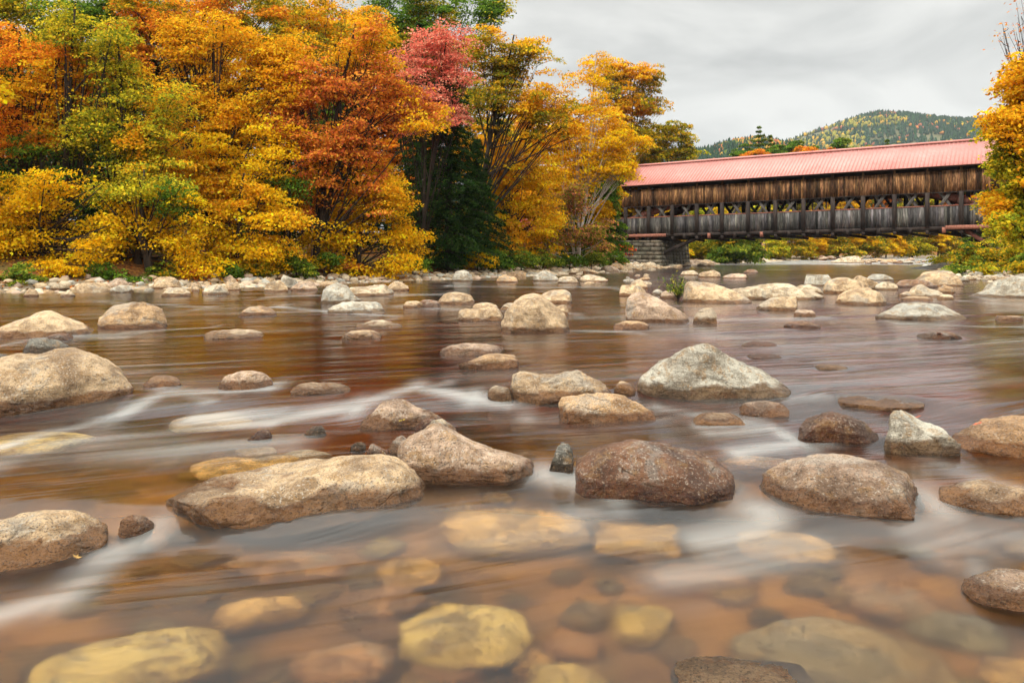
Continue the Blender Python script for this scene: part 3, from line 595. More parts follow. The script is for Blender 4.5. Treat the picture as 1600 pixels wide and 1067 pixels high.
for s in [([(820, 640), (740, 622), (650, 606), (560, 632), (430, 655), (300, 655)], 17, .85), ([(640, 606), (700, 600)], 12, .5),
          ([(420, 606), (260, 616), (190, 650), (60, 680), (0, 700)], 17, .75), ([(450, 690), (300, 700), (120, 690), (0, 720)], 34, .42),
          ([(850, 742), (930, 755), (960, 775)], 22, .7), ([(960, 775), (900, 800)], 30, .35), ([(1150, 775), (1200, 800), (1190, 828), (1100, 850)], 32, .6), ([(1180, 830), (1280, 860), (1050, 900)], 40, .35),
          ([(1100, 668), (1200, 665), (1250, 690), (1150, 705)], 16, .7), ([(1030, 640), (1180, 655)], 12, .5),
          ([(1450, 780), (1500, 822), (1440, 850)], 30, .5), ([(1500, 825), (1600, 840)], 22, .35), ([(1480, 730), (1600, 770)], 26, .35),
          ([(240, 830), (190, 860), (100, 930), (0, 960)], 30, .55), ([(250, 815), (160, 870)], 18, .6),
          ([(430, 480), (620, 494)], 9, .5), ([(150, 472), (330, 480)], 8, .3), ([(620, 480), (900, 490)], 9, .3), ([(0, 540), (60, 528), (200, 525)], 8, .4),
          ([(430, 463), (700, 460)], 7, .3), ([(700, 447), (960, 450)], 6, .3), ([(200, 520), (330, 512)], 7, .3), ([(250, 610), (330, 625)], 14, .5),
          ([(1290, 690), (1210, 700)], 14, .3), ([(1500, 800), (1530, 900)], 16, .3), ([(1120, 420), (1400, 424)], 3.5, .5), ([(1000, 440), (1050, 436)], 4, .35),
          ([(870, 515), (1000, 520)], 6, .4), ([(1060, 500), (1300, 498)], 6, .3), ([(1400, 505), (1600, 512)], 5, .4), ([(1500, 470), (1600, 476)], 5, .25), ([(1225, 622), (1290, 618)], 10, .4),
          ([(1380, 425), (1600, 440)], 4, .3), ([(980, 500), (1240, 545), (1600, 540)], 30, .17), ([(1240, 600), (1560, 590)], 36, .17), ([(0, 585), (330, 600)], 20, .15), ([(700, 590), (1000, 585)], 16, .12)]: stroke(*s)
foam = np.maximum(foam, .75 * sstep(Yg, 88, 100))
e1 = .5 * np.exp(-((Yg - 4.4) / .3) ** 2) * .18 + np.exp(-((Yg - 7.4) / .5) ** 2) * .12; foam = np.maximum(foam, e1)
Pn = np.stack([Fp.real.ravel() * .35, Fp.imag.ravel() * 1.6, 0 * Xg.ravel()], 1)
Zw = W(Xg, Yg) + .010 * vnoise(Pn, 1.0, 3, 2).reshape(Xg.shape) * np.clip(Yg / 8, .6, 3)
for a, b, r_ in ROCKS:
    if b < 14:      # water heaps up on the upstream side and dips behind
        ex, ey = -.92, -.40; g2 = lambda cx, cy: np.exp(-((Xg - cx) ** 2 + (Yg - cy) ** 2) / (r_ * .8) ** 2)
        Zw += min(.022, r_ * .06) * (g2(a - ex * r_, b - ey * r_) - g2(a + ex * r_ * 1.1, b + ey * r_ * 1.1))
top = np.stack([Xg, Yg, Zw], -1).reshape(-1, 3); i = np.arange(nr - 1)[:, None] * nc + np.arange(nc - 1)[None]
Fw = np.stack([i, i + 1, i + nc + 1, i + nc], -1).reshape(-1, 4); nT = len(top)
ring = np.r_[np.arange(nc), np.arange(1, nr) * nc + nc - 1, (nr - 1) * nc + np.arange(nc - 2, -1, -1), np.arange(nr - 2, 0, -1) * nc]
low = top[ring].copy(); low[:, 2] = -4; k = len(ring); j = np.arange(k); j2 = (j + 1) % k
side = np.stack([ring[j], nT + j, nT + j2, ring[j2]], 1)
cen = np.array([[0, 60, -4.]]); V = np.r_[top, low, cen]; bot = np.stack([nT + j2, nT + j, np.full(k, nT + k), np.full(k, nT + k)], 1)
me = bpy.data.meshes.new('river_water'); quads = [tuple(map(int, q)) for q in side] + [tuple(map(int, q[:3])) for q in bot]
allf = np.r_[Fw, side]; m2 = np.r_[allf.ravel(), bot[:, :3].ravel()].astype(np.int32)
me.vertices.add(len(V)); me.vertices.foreach_set('co', V.astype(np.float32).ravel()); me.loops.add(len(m2)); me.loops.foreach_set('vertex_index', m2)
tot = np.r_[np.full(len(allf), 4), np.full(len(bot), 3)].astype(np.int32); me.polygons.add(len(tot))
me.polygons.foreach_set('loop_start', np.r_[0, np.cumsum(tot)[:-1]].astype(np.int32)); me.polygons.foreach_set('loop_total', tot)
me.polygons.foreach_set('use_smooth', np.r_[np.ones(len(Fw)), np.zeros(len(tot) - len(Fw))].astype(bool))
pad = len(V) - nT
def pt(nm, a): me.attributes.new(nm, 'FLOAT', 'POINT').data.foreach_set('value', np.r_[a.ravel(), np.zeros(pad)].astype(np.float32))
pt('foam', foam); pt('near', 1 - sstep(Yg, 2.5, 9))
fv = np.zeros((len(V), 3), np.float32); fv[:nT, 0] = Fp.real.ravel(); fv[:nT, 1] = Fp.imag.ravel()
me.attributes.new('flow', 'FLOAT_VECTOR', 'POINT').data.foreach_set('vector', fv.ravel()); me.update(calc_edges=True)
tag(link('river_water', me, mat=M['water']), kind='structure')

# ------------------------------------------------------------ covered bridge
YL, a0, b0, d0 = 80.0, 977.88, 19.3466, -.0161986
def bY(s): return YL * (1 + d0 * s)
A = np.array([(a0 - 800) * YL / F, YL]); Bv = np.array([(a0 + b0 * 13) / (1 + 13 * d0) - 800, F]) * bY(13) / F
AX = (Bv - A) / 13; bay = np.linalg.norm(AX); ax = AX / bay; nx = np.array([-ax[1], ax[0]])      # nx points away from the camera
if nx[1] < 0: nx = -nx
bang = math.atan2(ax[1], ax[0])
def zl(p1, p2, n=0.):
    """height line through two photo points lying in the plane n metres behind the front wall"""
    out = []
    for x, y in (p1, p2):
        # solve s for pixel x on that plane
        lo, hi = -6., 18.
        for _ in range(50):
            m = (lo + hi) / 2; p = A + ax * bay * m + nx * n; lo, hi = (m, hi) if p[0] / p[1] * F + 800 < x else (lo, m)
        p = A + ax * bay * lo + nx * n; out.append((lo, CH + (HZ - y) * p[1] / F))
    (s0, z0), (s1, z1) = out; return lambda s: z0 + (z1 - z0) * (s - s0) / (s1 - s0)
zb = zl((978, 366), (1502, 352.3)); zo = zl((1013, 340.4), (1502, 321.4)); zt = zl((1013, 322.3), (1502, 298.8)); zu = zl((1013, 295.5), (1502, 265)); ze = zl((1013, 289), (1545, 255.3), -.55)
zr = zl((1180, 246.2), (1522, 220), 3.1)
S0, S1, WD = -4.0, 14.6, 6.2
def bp(s, n, z): q = A + ax * bay * s + nx * n; return np.array([q[0], q[1], z])
bo = empty('covered_bridge', tuple(bp(0, 0, zb(0))), 0, label='long wooden covered bridge with a red metal roof spanning the river', cat='bridge')
BO = np.array(bo.location)
class BM_(MB):
    def b(s, name, mat): 
        V = np.concatenate(s.v) - BO; me = npmesh(name, V, np.concatenate(s.f), False, np.concatenate(s.c)); return link(name, me, bo, None, M[mat])
    def slab(s, s0, s1, n0, n1, za, zb_, c=(1, 1, 1)):   # za/zb_: functions of s
        s.hexa([bp(s0, n0, za(s0)), bp(s1, n0, za(s1)), bp(s1, n1, za(s1)), bp(s0, n1, za(s0)), bp(s0, n0, zb_(s0)), bp(s1, n0, zb_(s1)), bp(s1, n1, zb_(s1)), bp(s0, n1, zb_(s0))], c)
def off(f, d): return lambda s: f(s) + d
hw = .17 / bay
edges = [S0] + list(range(-3, 15)) + [S1]
def boards(name, mat, sa, sb, n0, n1, za, zb_, jitter=.05, lo=.55, hi=1.35):
    m = BM_(); k = max(1, int(round((sb - sa) * bay / .19))); e = np.linspace(sa, sb, k + 1)
    for p, q in zip(e[:-1], e[1:]):
        v = random.uniform(lo, hi); t = random.uniform(0, .02); j = random.uniform(-jitter, jitter) * .6
        if random.random() < .09: v *= .35
        m.slab(p + .004 / bay, q - .006 / bay, n0 - t, n1, off(za, j), off(zb_, 0), (v, v * random.uniform(.92, 1.02), v * random.uniform(.85, 1.02)))
    return m.b(name, mat)
for e0, e1 in zip(edges[:-1], edges[1:]):                       # front wall, bay by bay
    boards('lower_siding', 'blower', e0, e1, -.02, .04, zb, zo); boards('upper_siding', 'bupper', e0, e1, -.02, .04, zt, zu, .03, .3, 1.5)
    boards('rear_lower_siding', 'blower', e0, e1, WD - .04, WD + .02, zb, off(zo, .0)); boards('rear_upper_siding', 'bupper', e0, e1, WD - .04, WD + .02, zt, zu)
    m = BM_(); m.slab(e0 + hw, e1 - hw, -.05, .09, zo, off(zo, .08)); m.b('window_sill', 'fascia')
    m = BM_(); m.slab(e0 + hw, e1 - hw, -.045, .08, off(zt, -.07), zt); m.b('window_head', 'beam')
for s in edges:
    m = BM_(); m.slab(s - hw * .95, s + hw * .95, -.14, .10, off(zb, -.10), off(zt, .0)); m.b('post', 'beam'); m = BM_(); m.slab(s - hw * .5, s + hw * .5, -.06, .07, off(zt, .002), off(zu, .25), (.8, .8, .8)); m.b('batten', 'bupper')
    m = BM_(); m.slab(s - hw, s + hw, WD - .12, WD + .12, off(zb, -.1), off(zu, .25)); m.b('rear_post', 'beam')
    m = BM_(); m.slab(s - hw * .7, s + hw * .7, -.1, WD + .1, off(zb, -.62), off(zb, -.34)); m.b('floor_beam', 'beam')
    m = BM_(); m.slab(s - hw * .6, s + hw * .6, .1, WD - .1, off(zu, -.25), off(zu, .0)); m.b('tie_beam', 'beam')
for k in range(-3, 14):                                          # X braces of the truss, front and rear
    flip = 1 if k < 6 else -1
    for n_, nm, mt in ((.22, 'brace', 'lattice'), (WD - .55, 'rear_brace', 'beam')):
        for sg in (1, -1):
            sA, sB = (k + .5 - .33 * sg * flip * 1.0, k + .5 + .33 * sg * flip * 1.0); nn = n_ + (.10 if sg > 0 else -.04)
            m = BM_(); m.bar(bp(sA, nn, zo(sA) - .55), bp(sB, nn, zt(sB) + .55), .15, .08, up=(*nx, 0)); m.bar(bp(sA + .06, nn, zo(sA) - .55), bp(sB + .06, nn, zt(sB) + .55), .07, .09, up=(*nx, 0)); m.b(nm, mt)
    m = BM_(); m.slab(k + .42, k + .56, 3.4, 3.6, off(zb, .2), off(zu, 0)); 
for nn, nm in ((.55, 'arch_beam'), (WD - .9, 'arch_beam')):    # laminated arches inside
    m = BM_(); pts = []
    for t in np.linspace(0, 1, 41):
        s = -1.2 + 15.4 * t; pts.append(bp(s, nn, zb(s) + .1 + (zt(s) - zb(s) + 1.3) * (1 - (2 * t - 1) ** 2) ** 1.0))
    for p, q in zip(pts[:-1], pts[1:]): m.bar(p, q + (q - p) * .01, .3, .62, up=(0, 0, 1))
    m.b(nm, 'arch')
m = BM_(); m.slab(S0, S1, .1, WD - .1, off(zb, -.32), off(zb, -.2)); m.b('deck', 'beam')
m = BM_(); m.slab(S0, S1, -.06, .12, off(zb, -.33), off(zb, -.03)); m.b('lower_chord', 'beam')
m = BM_(); m.slab(S0, S1, WD - .12, WD + .06, off(zb, -.33), off(zb, -.03)); m.b('rear_chord', 'beam')
m = BM_(); m.slab(S0, S1, .0, .16, off(zu, .252), off(ze, .18)); m.b('eave_plate', 'beam')
m = BM_(); m.slab(S0, S1, WD - .16, WD, off(zu, .252), off(ze, .18)); m.b('rear_eave_plate', 'beam')
for s in np.arange(0, 14.2, .5):                                 # hanging joist ends and slanting braces below the floor
    if s % 1:
        m = BM_(); m.slab(s - .06, s + .05, -.12, .1, off(zb, -.55), off(zb, -.10)); m.b('joist_end', 'fascia' if random.random() < .2 else 'beam')
    else:
        m = BM_(); m.bar(bp(s, .6, zb(s) - .35), bp(s + .9, 2.6, zb(s + .9) - .75), .2, .2); m.b('floor_brace', 'beam')
m = BM_(); m.slab(-.6, 1.75, -.20, -.07, off(zb, -.34), off(zb, -.04)); m.b('fascia_plank', 'fascia')
m = BM_(); m.slab(11.55, 13.3, -.22, -.08, off(zb, -.30), off(zb, .02), (1.4, 1.3, 1.2)); m.b('fascia_plank', 'fascia')
for sA, sB, n_, mt in ((.55, 1.25, .4, 'arch'), (1.5, 3.1, .5, 'beam'), (13.0, 12.1, .4, 'arch'), (12.9, 11.6, 3.5, 'beam')):
    m = BM_(); m.bar(bp(sA, n_, zb(sA) - 1.9), bp(sB, n_, zb(sB) - .35), .34, .3); m.b('strut', mt)
# roof: two corrugated slopes with standing ribs
rz0 = lambda s: zr(s)
def slope(nA, nB, name):
    m = BM_(); ribs = np.arange(S0 - .25, S1 + .25, .30 / bay)
    m.hexa([bp(S0 - .3, nA, ze(S0 - .3)), bp(S1 + .3, nA, ze(S1 + .3)), bp(S1 + .3, nB, rz0(S1 + .3)), bp(S0 - .3, nB, rz0(S0 - .3)),
            bp(S0 - .3, nA, ze(S0 - .3) + .05), bp(S1 + .3, nA, ze(S1 + .3) + .05), bp(S1 + .3, nB, rz0(S1 + .3) + .05), bp(S0 - .3, nB, rz0(S0 - .3) + .05)])
    for s in ribs: m.bar(bp(s, nA, ze(s) + .075), bp(s, nB, rz0(s) + .075), .05, .05)
    return m.b(name, 'roof')
slope(-.55, 3.1, 'roof_slope'); slope(WD + .55, 3.1, 'roof_slope')
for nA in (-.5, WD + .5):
    m = BM_(); kk = 3.1; m.hexa([bp(q_, n_, (ze if n_ == nA else rz0)(q_) - d_) for d_ in (.10, .015) for q_, n_ in ((S0, nA), (S1, nA), (S1, kk), (S0, kk))], (.8, .8, .8)); m.b('eave_shade_slab', 'beam')  # dark slab added under each slope to stand in for eave shade
m = BM_(); m.hexa([bp(S0 - .3, 2.85, rz0(S0) + .0), bp(S1 + .3, 2.85, rz0(S1)), bp(S1 + .3, 3.35, rz0(S1)), bp(S0 - .3, 3.35, rz0(S0)), bp(S0 - .3, 3.0, rz0(S0) + .17), bp(S1 + .3, 3.0, rz0(S1) + .17), bp(S1 + .3, 3.2, rz0(S1) + .17), bp(S0 - .3, 3.2, rz0(S0) + .17)]); m.b('ridge_cap', 'roof')
for s_ in (S0, S1):
    m = BM_(); m.hexa([bp(s_ - .02, 0, zu(s_)), bp(s_ + .02, 0, zu(s_)), bp(s_ + .02, WD, zu(s_)), bp(s_ - .02, WD, zu(s_)), bp(s_ - .02, 3.0, rz0(s_) - .1), bp(s_ + .02, 3.0, rz0(s_) - .1), bp(s_ + .02, 3.2, rz0(s_) - .1), bp(s_ - .02, 3.2, rz0(s_) - .1)]); m.b('gable', 'bupper')
# piers of coursed stone
def pier(sA, sB, nA, nB, ztop, label, zbase, seed, batter=.12):
    r = np.random.default_rng(seed); o = empty('stone_pier', tuple(bp((sA + sB) / 2, (nA + nB) / 2, zbase)), label=label, cat='pier'); base = np.array(o.location); z = zbase; k = 0
    while z < ztop - .05:
        h_ = min(r.uniform(.32, .55), ztop - z); m = MB(); g_ = batter * (ztop - z) / (ztop - zbase)
        def block(p0, p1, q0, q1):
            c = r.uniform(.6, 1.25); j = r.uniform(-.05, .05, 4); q = np.array([bp(p0 + .015, q0 + j[0], 0), bp(p1 - .015, q0 + j[1], 0), bp(p1 - .015, q1, 0), bp(p0 + .015, q1, 0)])
            up_ = q.copy(); lo_ = q.copy(); lo_[:, 2] = z + .012; up_[:, 2] = z + h_ - .012; cc_ = up_.mean(0); up_[:, :2] += (cc_[:2] - up_[:, :2]) * .02
            m.hexa(np.r_[lo_, up_] , (c, c * r.uniform(.92, 1), c * r.uniform(.82, .98)))
        e = [sA - g_]; 
        while e[-1] < sB + g_ - .2: e.append(min(sB + g_, e[-1] + r.uniform(.3, .62)))
        e[-1] = sB + g_
        for p0, p1 in zip(e[:-1], e[1:]): block(p0, p1, nA - g_ * 2, nA + .5)
        e = list(np.arange(nA + .5, nB - .3, .8)) + [nB]
        for q0, q1 in zip(e[:-1], e[1:]): block(sA - g_, sA + .35, q0, q1 - .03); block(sB + g_ - .35, sB + g_, q0, q1 - .03)
        m.hexa([bp(sA + .1, nA + .1, z), bp(sB - .1, nA + .1, z), bp(sB - .1, nB - .1, z), bp(sA + .1, nB - .1, z)] + [bp(sA + .1, nA + .1, z + h_), bp(sB - .1, nA + .1, z + h_), bp(sB - .1, nB - .1, z + h_), bp(sA + .1, nB - .1, z + h_)], (.3, .28, .25))
        V = np.concatenate(m.v) - base; link('stone_course', npmesh('stone_course', V, np.concatenate(m.f), False, np.concatenate(m.c)), o, None, M['stone']); z += h_; k += 1
pier(-.5, 1.55, -.5, WD + .6, zb(0) - .62, 'grey block stone pier carrying the left end of the bridge', -.3, 3)
pier(12.9, 15.5, -.3, WD + .6, zb(13) - .62, 'weathered stone abutment under the right end of the bridge behind bushes', -.3, 4, .25)
# walker looking out of the bridge
def skin(name, pts, ed, rad, parent, mat, root=0):
    me = bpy.data.meshes.new(name); me.from_pydata(pts, ed, []); o = link(name, me, parent, None, mat)
    md = o.modifiers.new('skin', 'SKIN'); sv = me.skin_vertices[0].data if me.skin_vertices else None
    if sv is None: return o
    for i, r_ in enumerate(rad): sv[i].radius = (r_, r_)
    sv[root].use_root = True; o.modifiers.new('sub', 'SUBSURF').levels = 1; return o
def add_skin_layer(name, pts, ed, rad, parent, mat, root=0):
    bm = bmesh.new(); ly = bm.verts.layers.skin.verify(); vv = [bm.verts.new(p) for p in pts]
    for v, r_ in zip(vv, rad): v[ly].radius = (r_, r_)
    vv[root][ly].use_root = True
    for a, b in ed: bm.edges.new((vv[a], vv[b]))
    me = bpy.data.meshes.new(name); bm.to_mesh(me); bm.free(); o = link(name, me, parent, None, mat)
    o.modifiers.new('skin', 'SKIN'); s = o.modifiers.new('sub', 'SUBSURF'); s.levels = s.render_levels = 1; return o
ps = 9.22; pz = zb(ps) - .2; pl = bp(ps, .75, pz)
skinm = mat_plain('skin', (.55, .33, .24), .6); teal = mat_plain('teal_cloth', (.03, .25, .28), .8); navy = mat_plain('navy_cloth', (.02, .035, .07), .8); hair = mat_plain('dark_hair', (.03, .02, .015), .7); redm = mat_plain('red_cloth', (.55, .03, .03), .8)
pe = empty('person', tuple(pl), bang, label='walker in a dark blue jacket over teal looking out from the bridge opening', cat='person')
LF = .28
J = [(0, 0, .95 + LF), (0, -.02, 1.15 + LF), (0, -.05, 1.38 + LF), (0, -.07, 1.5 + LF), (0, -.09, 1.62 + LF), (.2, -.05, 1.4 + LF), (.28, -.15, 1.13 + LF), (.2, -.42, 1.12 + LF), (.16, -.50, 1.14 + LF), (-.2, -.05, 1.4 + LF), (-.28, -.15, 1.13 + LF), (-.2, -.42, 1.12 + LF), (-.16, -.50, 1.14 + LF),
     (.1, 0, .9 + LF), (.11, -.02, .48 + LF / 2), (.11, .02, .09), (.12, -.14, .04), (-.1, 0, .9 + LF), (-.11, -.02, .48 + LF / 2), (-.11, .02, .09), (-.12, -.14, .04)]
E_ = [(0, 1), (1, 2), (2, 3), (3, 4), (2, 5), (5, 6), (6, 7), (7, 8), (2, 9), (9, 10), (10, 11), (11, 12), (0, 13), (13, 14), (14, 15), (15, 16), (0, 17), (17, 18), (18, 19), (19, 20)]
add_skin_layer('body', J, E_, [.13, .13, .14, .055, .1, .055, .042, .03, .035, .055, .042, .03, .035, .085, .06, .04, .035, .085, .06, .04, .035], pe, skinm)
add_skin_layer('jacket', J[:3] + J[5:8] + J[9:12], [(0, 1), (1, 2), (2, 3), (3, 4), (4, 5), (2, 6), (6, 7), (7, 8)], [.155, .155, .165, .08, .06, .05, .08, .06, .05], pe, navy)
add_skin_layer('shirt', [(0, -.06, 1.05 + LF), (0, -.10, 1.3 + LF), (0, -.09, 1.44 + LF)], [(0, 1), (1, 2)], [.12, .13, .07], pe, teal)
add_skin_layer('trousers', [J[0], J[13], J[14], J[15], J[17], J[18], J[19]], [(0, 1), (1, 2), (2, 3), (0, 4), (4, 5), (5, 6)], [.15, .1, .075, .055, .1, .075, .055], pe, navy)
add_skin_layer('hair', [(0, -.04, 1.66 + LF), (0, -.07, 1.72 + LF)], [(0, 1)], [.105, .09], pe, hair)
add_skin_layer('backpack', [(.16, .05, 1.2 + LF), (.17, .05, 1.42 + LF)], [(0, 1)], [.09, .08], pe, redm)

# ------------------------------------------------------------ trees
def leaves(C, S, Nn, L, cols, flat=.35, wd=.62):
    """C (n,3) centres, S (n,) sizes -> rhombic leaves; Nn (n,3) normals"""
    n = len(C); nn = Nn + rng.normal(scale=flat, size=(n, 3)); nn /= np.linalg.norm(nn, axis=1)[:, None]
    t = rng.normal(size=(n, 3)); t -= nn * np.sum(t * nn, 1)[:, None]; t /= np.linalg.norm(t, axis=1)[:, None]; b = np.cross(nn, t)
    s = S[:, None]; V = np.stack([C - t * s, C + b * s * wd + nn * s * .12, C + t * s, C - b * s * wd + nn * s * .12], 1)
    return V.reshape(-1, 3), np.arange(4 * n).reshape(-1, 4), cols
PAL = dict(
 yellow=[(.92, .50, .012), (.92, .54, .02), (.90, .44, .01), (.90, .47, .01), (.68, .44, .02)],
 gold=[(.90, .44, .015), (.89, .40, .015), (.90, .48, .02), (.84, .34, .015), (.66, .42, .025)],
 orange=[(.80, .29, .02), (.74, .22, .02), (.84, .38, .02), (.62, .17, .02), (.82, .34, .02)],
 rust=[(.70, .22, .03), (.58, .16, .035), (.78, .30, .035), (.50, .12, .035), (.80, .36, .045)],
 pink=[(.86, .27, .17), (.80, .20, .13), (.86, .36, .22), (.74, .15, .11)],
 olive=[(.44, .34, .02), (.60, .38, .02), (.26, .27, .02), (.66, .36, .02), (.16, .20, .02)],
 lime=[(.42, .38, .02), (.30, .32, .02), (.60, .48, .025), (.16, .21, .02), (.74, .50, .03)],
 green=[(.10, .20, .022), (.14, .25, .025), (.21, .30, .03), (.06, .13, .018)],
 hemlock=[(.025, .062, .014), (.04, .085, .016), (.016, .04, .012), (.06, .11, .02)],
 mixed=[(.14, .20, .025), (.66, .28, .12), (.62, .42, .04), (.36, .30, .05), (.48, .16, .09)],
 red=[(.70, .03, .03), (.65, .12, .04), (.80, .42, .03)],
 bush=[(.13, .20, .02), (.19, .26, .03), (.34, .34, .03), (.07, .13, .02)],
 brown=[(.22, .12, .04), (.36, .20, .05), (.46, .28, .06), (.14, .08, .03)])
def jitc(pal, n, spray_idx, amt=.28):
    P = np.array(PAL[pal]); ns = spray_idx.max() + 1; wts = rng.dirichlet(np.ones(len(P)) * 2.2, ns); cum = wts.cumsum(1)
    pick = (rng.random(n)[:, None] > cum[spray_idx]).sum(1).clip(0, len(P) - 1)
    c = P[pick] * (1 + rng.normal(scale=amt, size=(n, 1))) * (1 + rng.normal(scale=.16, size=ns))[spray_idx][:, None]
    return np.clip(c, .004, .88)
def tree(name, base, lobes, pal, label, cat='tree', leafs=.075, dens=1.0, bark='bark', group=None, trunk_r=.16, spray=.72, lean=None, bare=0., pal2=None, tops=.0, leafw=.62, limbs=True, thick=.10):
    """base (X,Y); lobes: list of (X,Y,Z,rx,ry,rz) ellipsoids of foliage in metres"""
    zb_ = ter1(*base) - .15; o = empty(name, (base[0], base[1], zb_), label=label, cat=cat, group=group); B = np.array([base[0], base[1], zb_])
    Lb = np.array(lobes, float); ctr = Lb[:, :3].mean(0); topz = (Lb[:, 2]).max()
    m = MB(); nseg = 9; t = np.linspace(0, 1, nseg); tip = np.array([ctr[0] * .6 + Lb[Lb[:, 2].argmax(), 0] * .4, ctr[1], topz + .2])
    if lean is not None: mid = B + (tip - B) * .5 + np.array(lean)
    else: mid = B + (tip - B) * .5 + rng.normal(scale=.25, size=3) * [1, 1, 0]
    tr = (1 - t)[:, None] ** 2 * B + (2 * t * (1 - t))[:, None] * mid + (t ** 2)[:, None] * tip + rng.normal(scale=.05, size=(nseg, 3)) * [[1, 1, 0]]
    m.tube(tr, trunk_r * (1 - t * .85) + .015, 7)
    Cs = []; Ns = []; Sp = []; nsp = 0
    for (x, y, z, rx, ry, rz) in Lb:
        c = np.array([x, y, z]); rr = np.array([rx, ry, rz]); vol = rx * ry * rz
        ns = max(5, int(26 * dens * (rx * ry + rx * rz + ry * rz) / 3 / (spray ** 2) * .55))
        d = rng.normal(size=(ns, 3)); d /= np.linalg.norm(d, axis=1)[:, None]; rad = rng.random(ns) ** .42
        rad *= 1 + .22 * vnoise(d, 2.2, 2, int(abs(x * 31 + z * 7)) % 999)
        sp = c + d * rr * rad[:, None]; sp[:, 2] += rng.normal(scale=.28 * spray, size=ns)
        gap = vnoise(sp, .55 / max(spray, .3), 2, 5); sp = sp[gap > -.24]; d = d[gap > -.24]
        if limbs:
            j = int(np.clip(.25 + .6 * (z - B[2]) / max(topz - B[2], .1), .2, .85) * (nseg - 1)); st_ = tr[int(rng.integers(1, max(2, j)))]; lmid = rng.normal(scale=.22, size=3) * rr + [0, 0, -.25 * rz]
            q = np.linspace(0, 1, 6)[:, None]; md = (st_ + c) / 2 + lmid; lp = (1 - q) ** 2 * st_ + 2 * q * (1 - q) * md + q ** 2 * (c + [0, 0, rz * .25])
            m.tube(lp, np.linspace(trunk_r * .30, trunk_r * .09, 6), 5)
            for s_ in sp[::3 if bare < .5 else 1]:
                a = lp[rng.integers(2, 6)]; q3 = np.linspace(0, 1, 4)[:, None]; md = (a + s_) / 2 + rng.normal(scale=.1, size=3) + [0, 0, -.05]
                m.tube((1 - q3) ** 2 * a + 2 * q3 * (1 - q3) * md + q3 ** 2 * s_, np.linspace(trunk_r * .07 + .008, .006, 4), 3)
        if bare >= 1: continue
        for s_, dd in zip(sp, d):
            n_ = int(68 * spray / .72 * rng.uniform(.6, 1.4) * (1 - bare)) + 2
            th = rng.uniform(0, 6.28, n_); r_ = np.sqrt(rng.random(n_)) * spray * rng.uniform(.7, 1.2); out = np.array([dd[0], dd[1], 0]) * .35
            P = np.stack([np.cos(th) * r_, np.sin(th) * r_, rng.normal(scale=thick * spray, size=n_) - .22 * r_ * r_ / spray], 1)
            P[:, 2] -= (P[:, :2] @ out[:2]) * .5
            Cs.append(s_ + P); nv = np.array([dd[0] * .6, dd[1] * .6 - .45, .9]); Ns.append(np.tile(nv / np.linalg.norm(nv), (n_, 1))); Sp.append(np.full(n_, nsp)); nsp += 1
    V = np.concatenate(m.v) - B; link('trunk', npmesh('trunk', V, np.concatenate(m.f), True), o, None, M[bark])
    if Cs:
        C = np.concatenate(Cs); Nn = np.concatenate(Ns); Sp = np.concatenate(Sp); cols = jitc(pal, len(C), Sp)
        if pal2:
            c2 = jitc(pal2, len(C), Sp); mk = vnoise(C, .45, 2, 8) + .9 * tops * (C[:, 2] - ctr[2]) / max(1, np.ptp(C[:, 2])) > .05; cols = np.where(mk[:, None], c2, cols)
        V, Fq_, cols = leaves(C, leafs * .88 * rng.uniform(.5, 1.45, len(C)), Nn, 0, cols, .45, leafw)
        link('crown', npmesh('crown', V - B, Fq_, False, cols), o, None, M['leaf'])
    return o
def px(Y, lobes, dk=.8):     # photo ellipses -> world ellipsoids at distance Y (+ offset)
    out = []; L2_ = []
    for l in lobes:
        x, y, rx, ry = l[:4]; q = tuple(l[4:])
        if rx * ry < 500 or Y > 90: L2_.append(l); continue
        L2_.append((x, y, rx * .72, ry * .72) + q)
        for _ in range(4):
            a = random.uniform(0, 6.28); k = random.uniform(.32, .55); L2_.append((x + math.cos(a) * rx * .72, y + math.sin(a) * ry * .85, rx * k, ry * k * 1.15) + (random.uniform(-1.2, 1.2) + (q[0] if q else 0),))
    for l in L2_:
        x, y, rx, ry = l[:4]; Yy = Y + (l[4] if len(l) > 4 else 0); X, _, Z = at(x, y, Yy); out.append((X, Yy, Z, rx * Yy / F, max(.5, min(2.4, dk * rx * Yy / F)), ry * Yy / F))
    return out
def ptree(name, Y, bx, lobes, pal, label, **k):
    return tree(name, ((bx - 800) * Y / F, Y), px(Y, lobes), pal, label, **k)
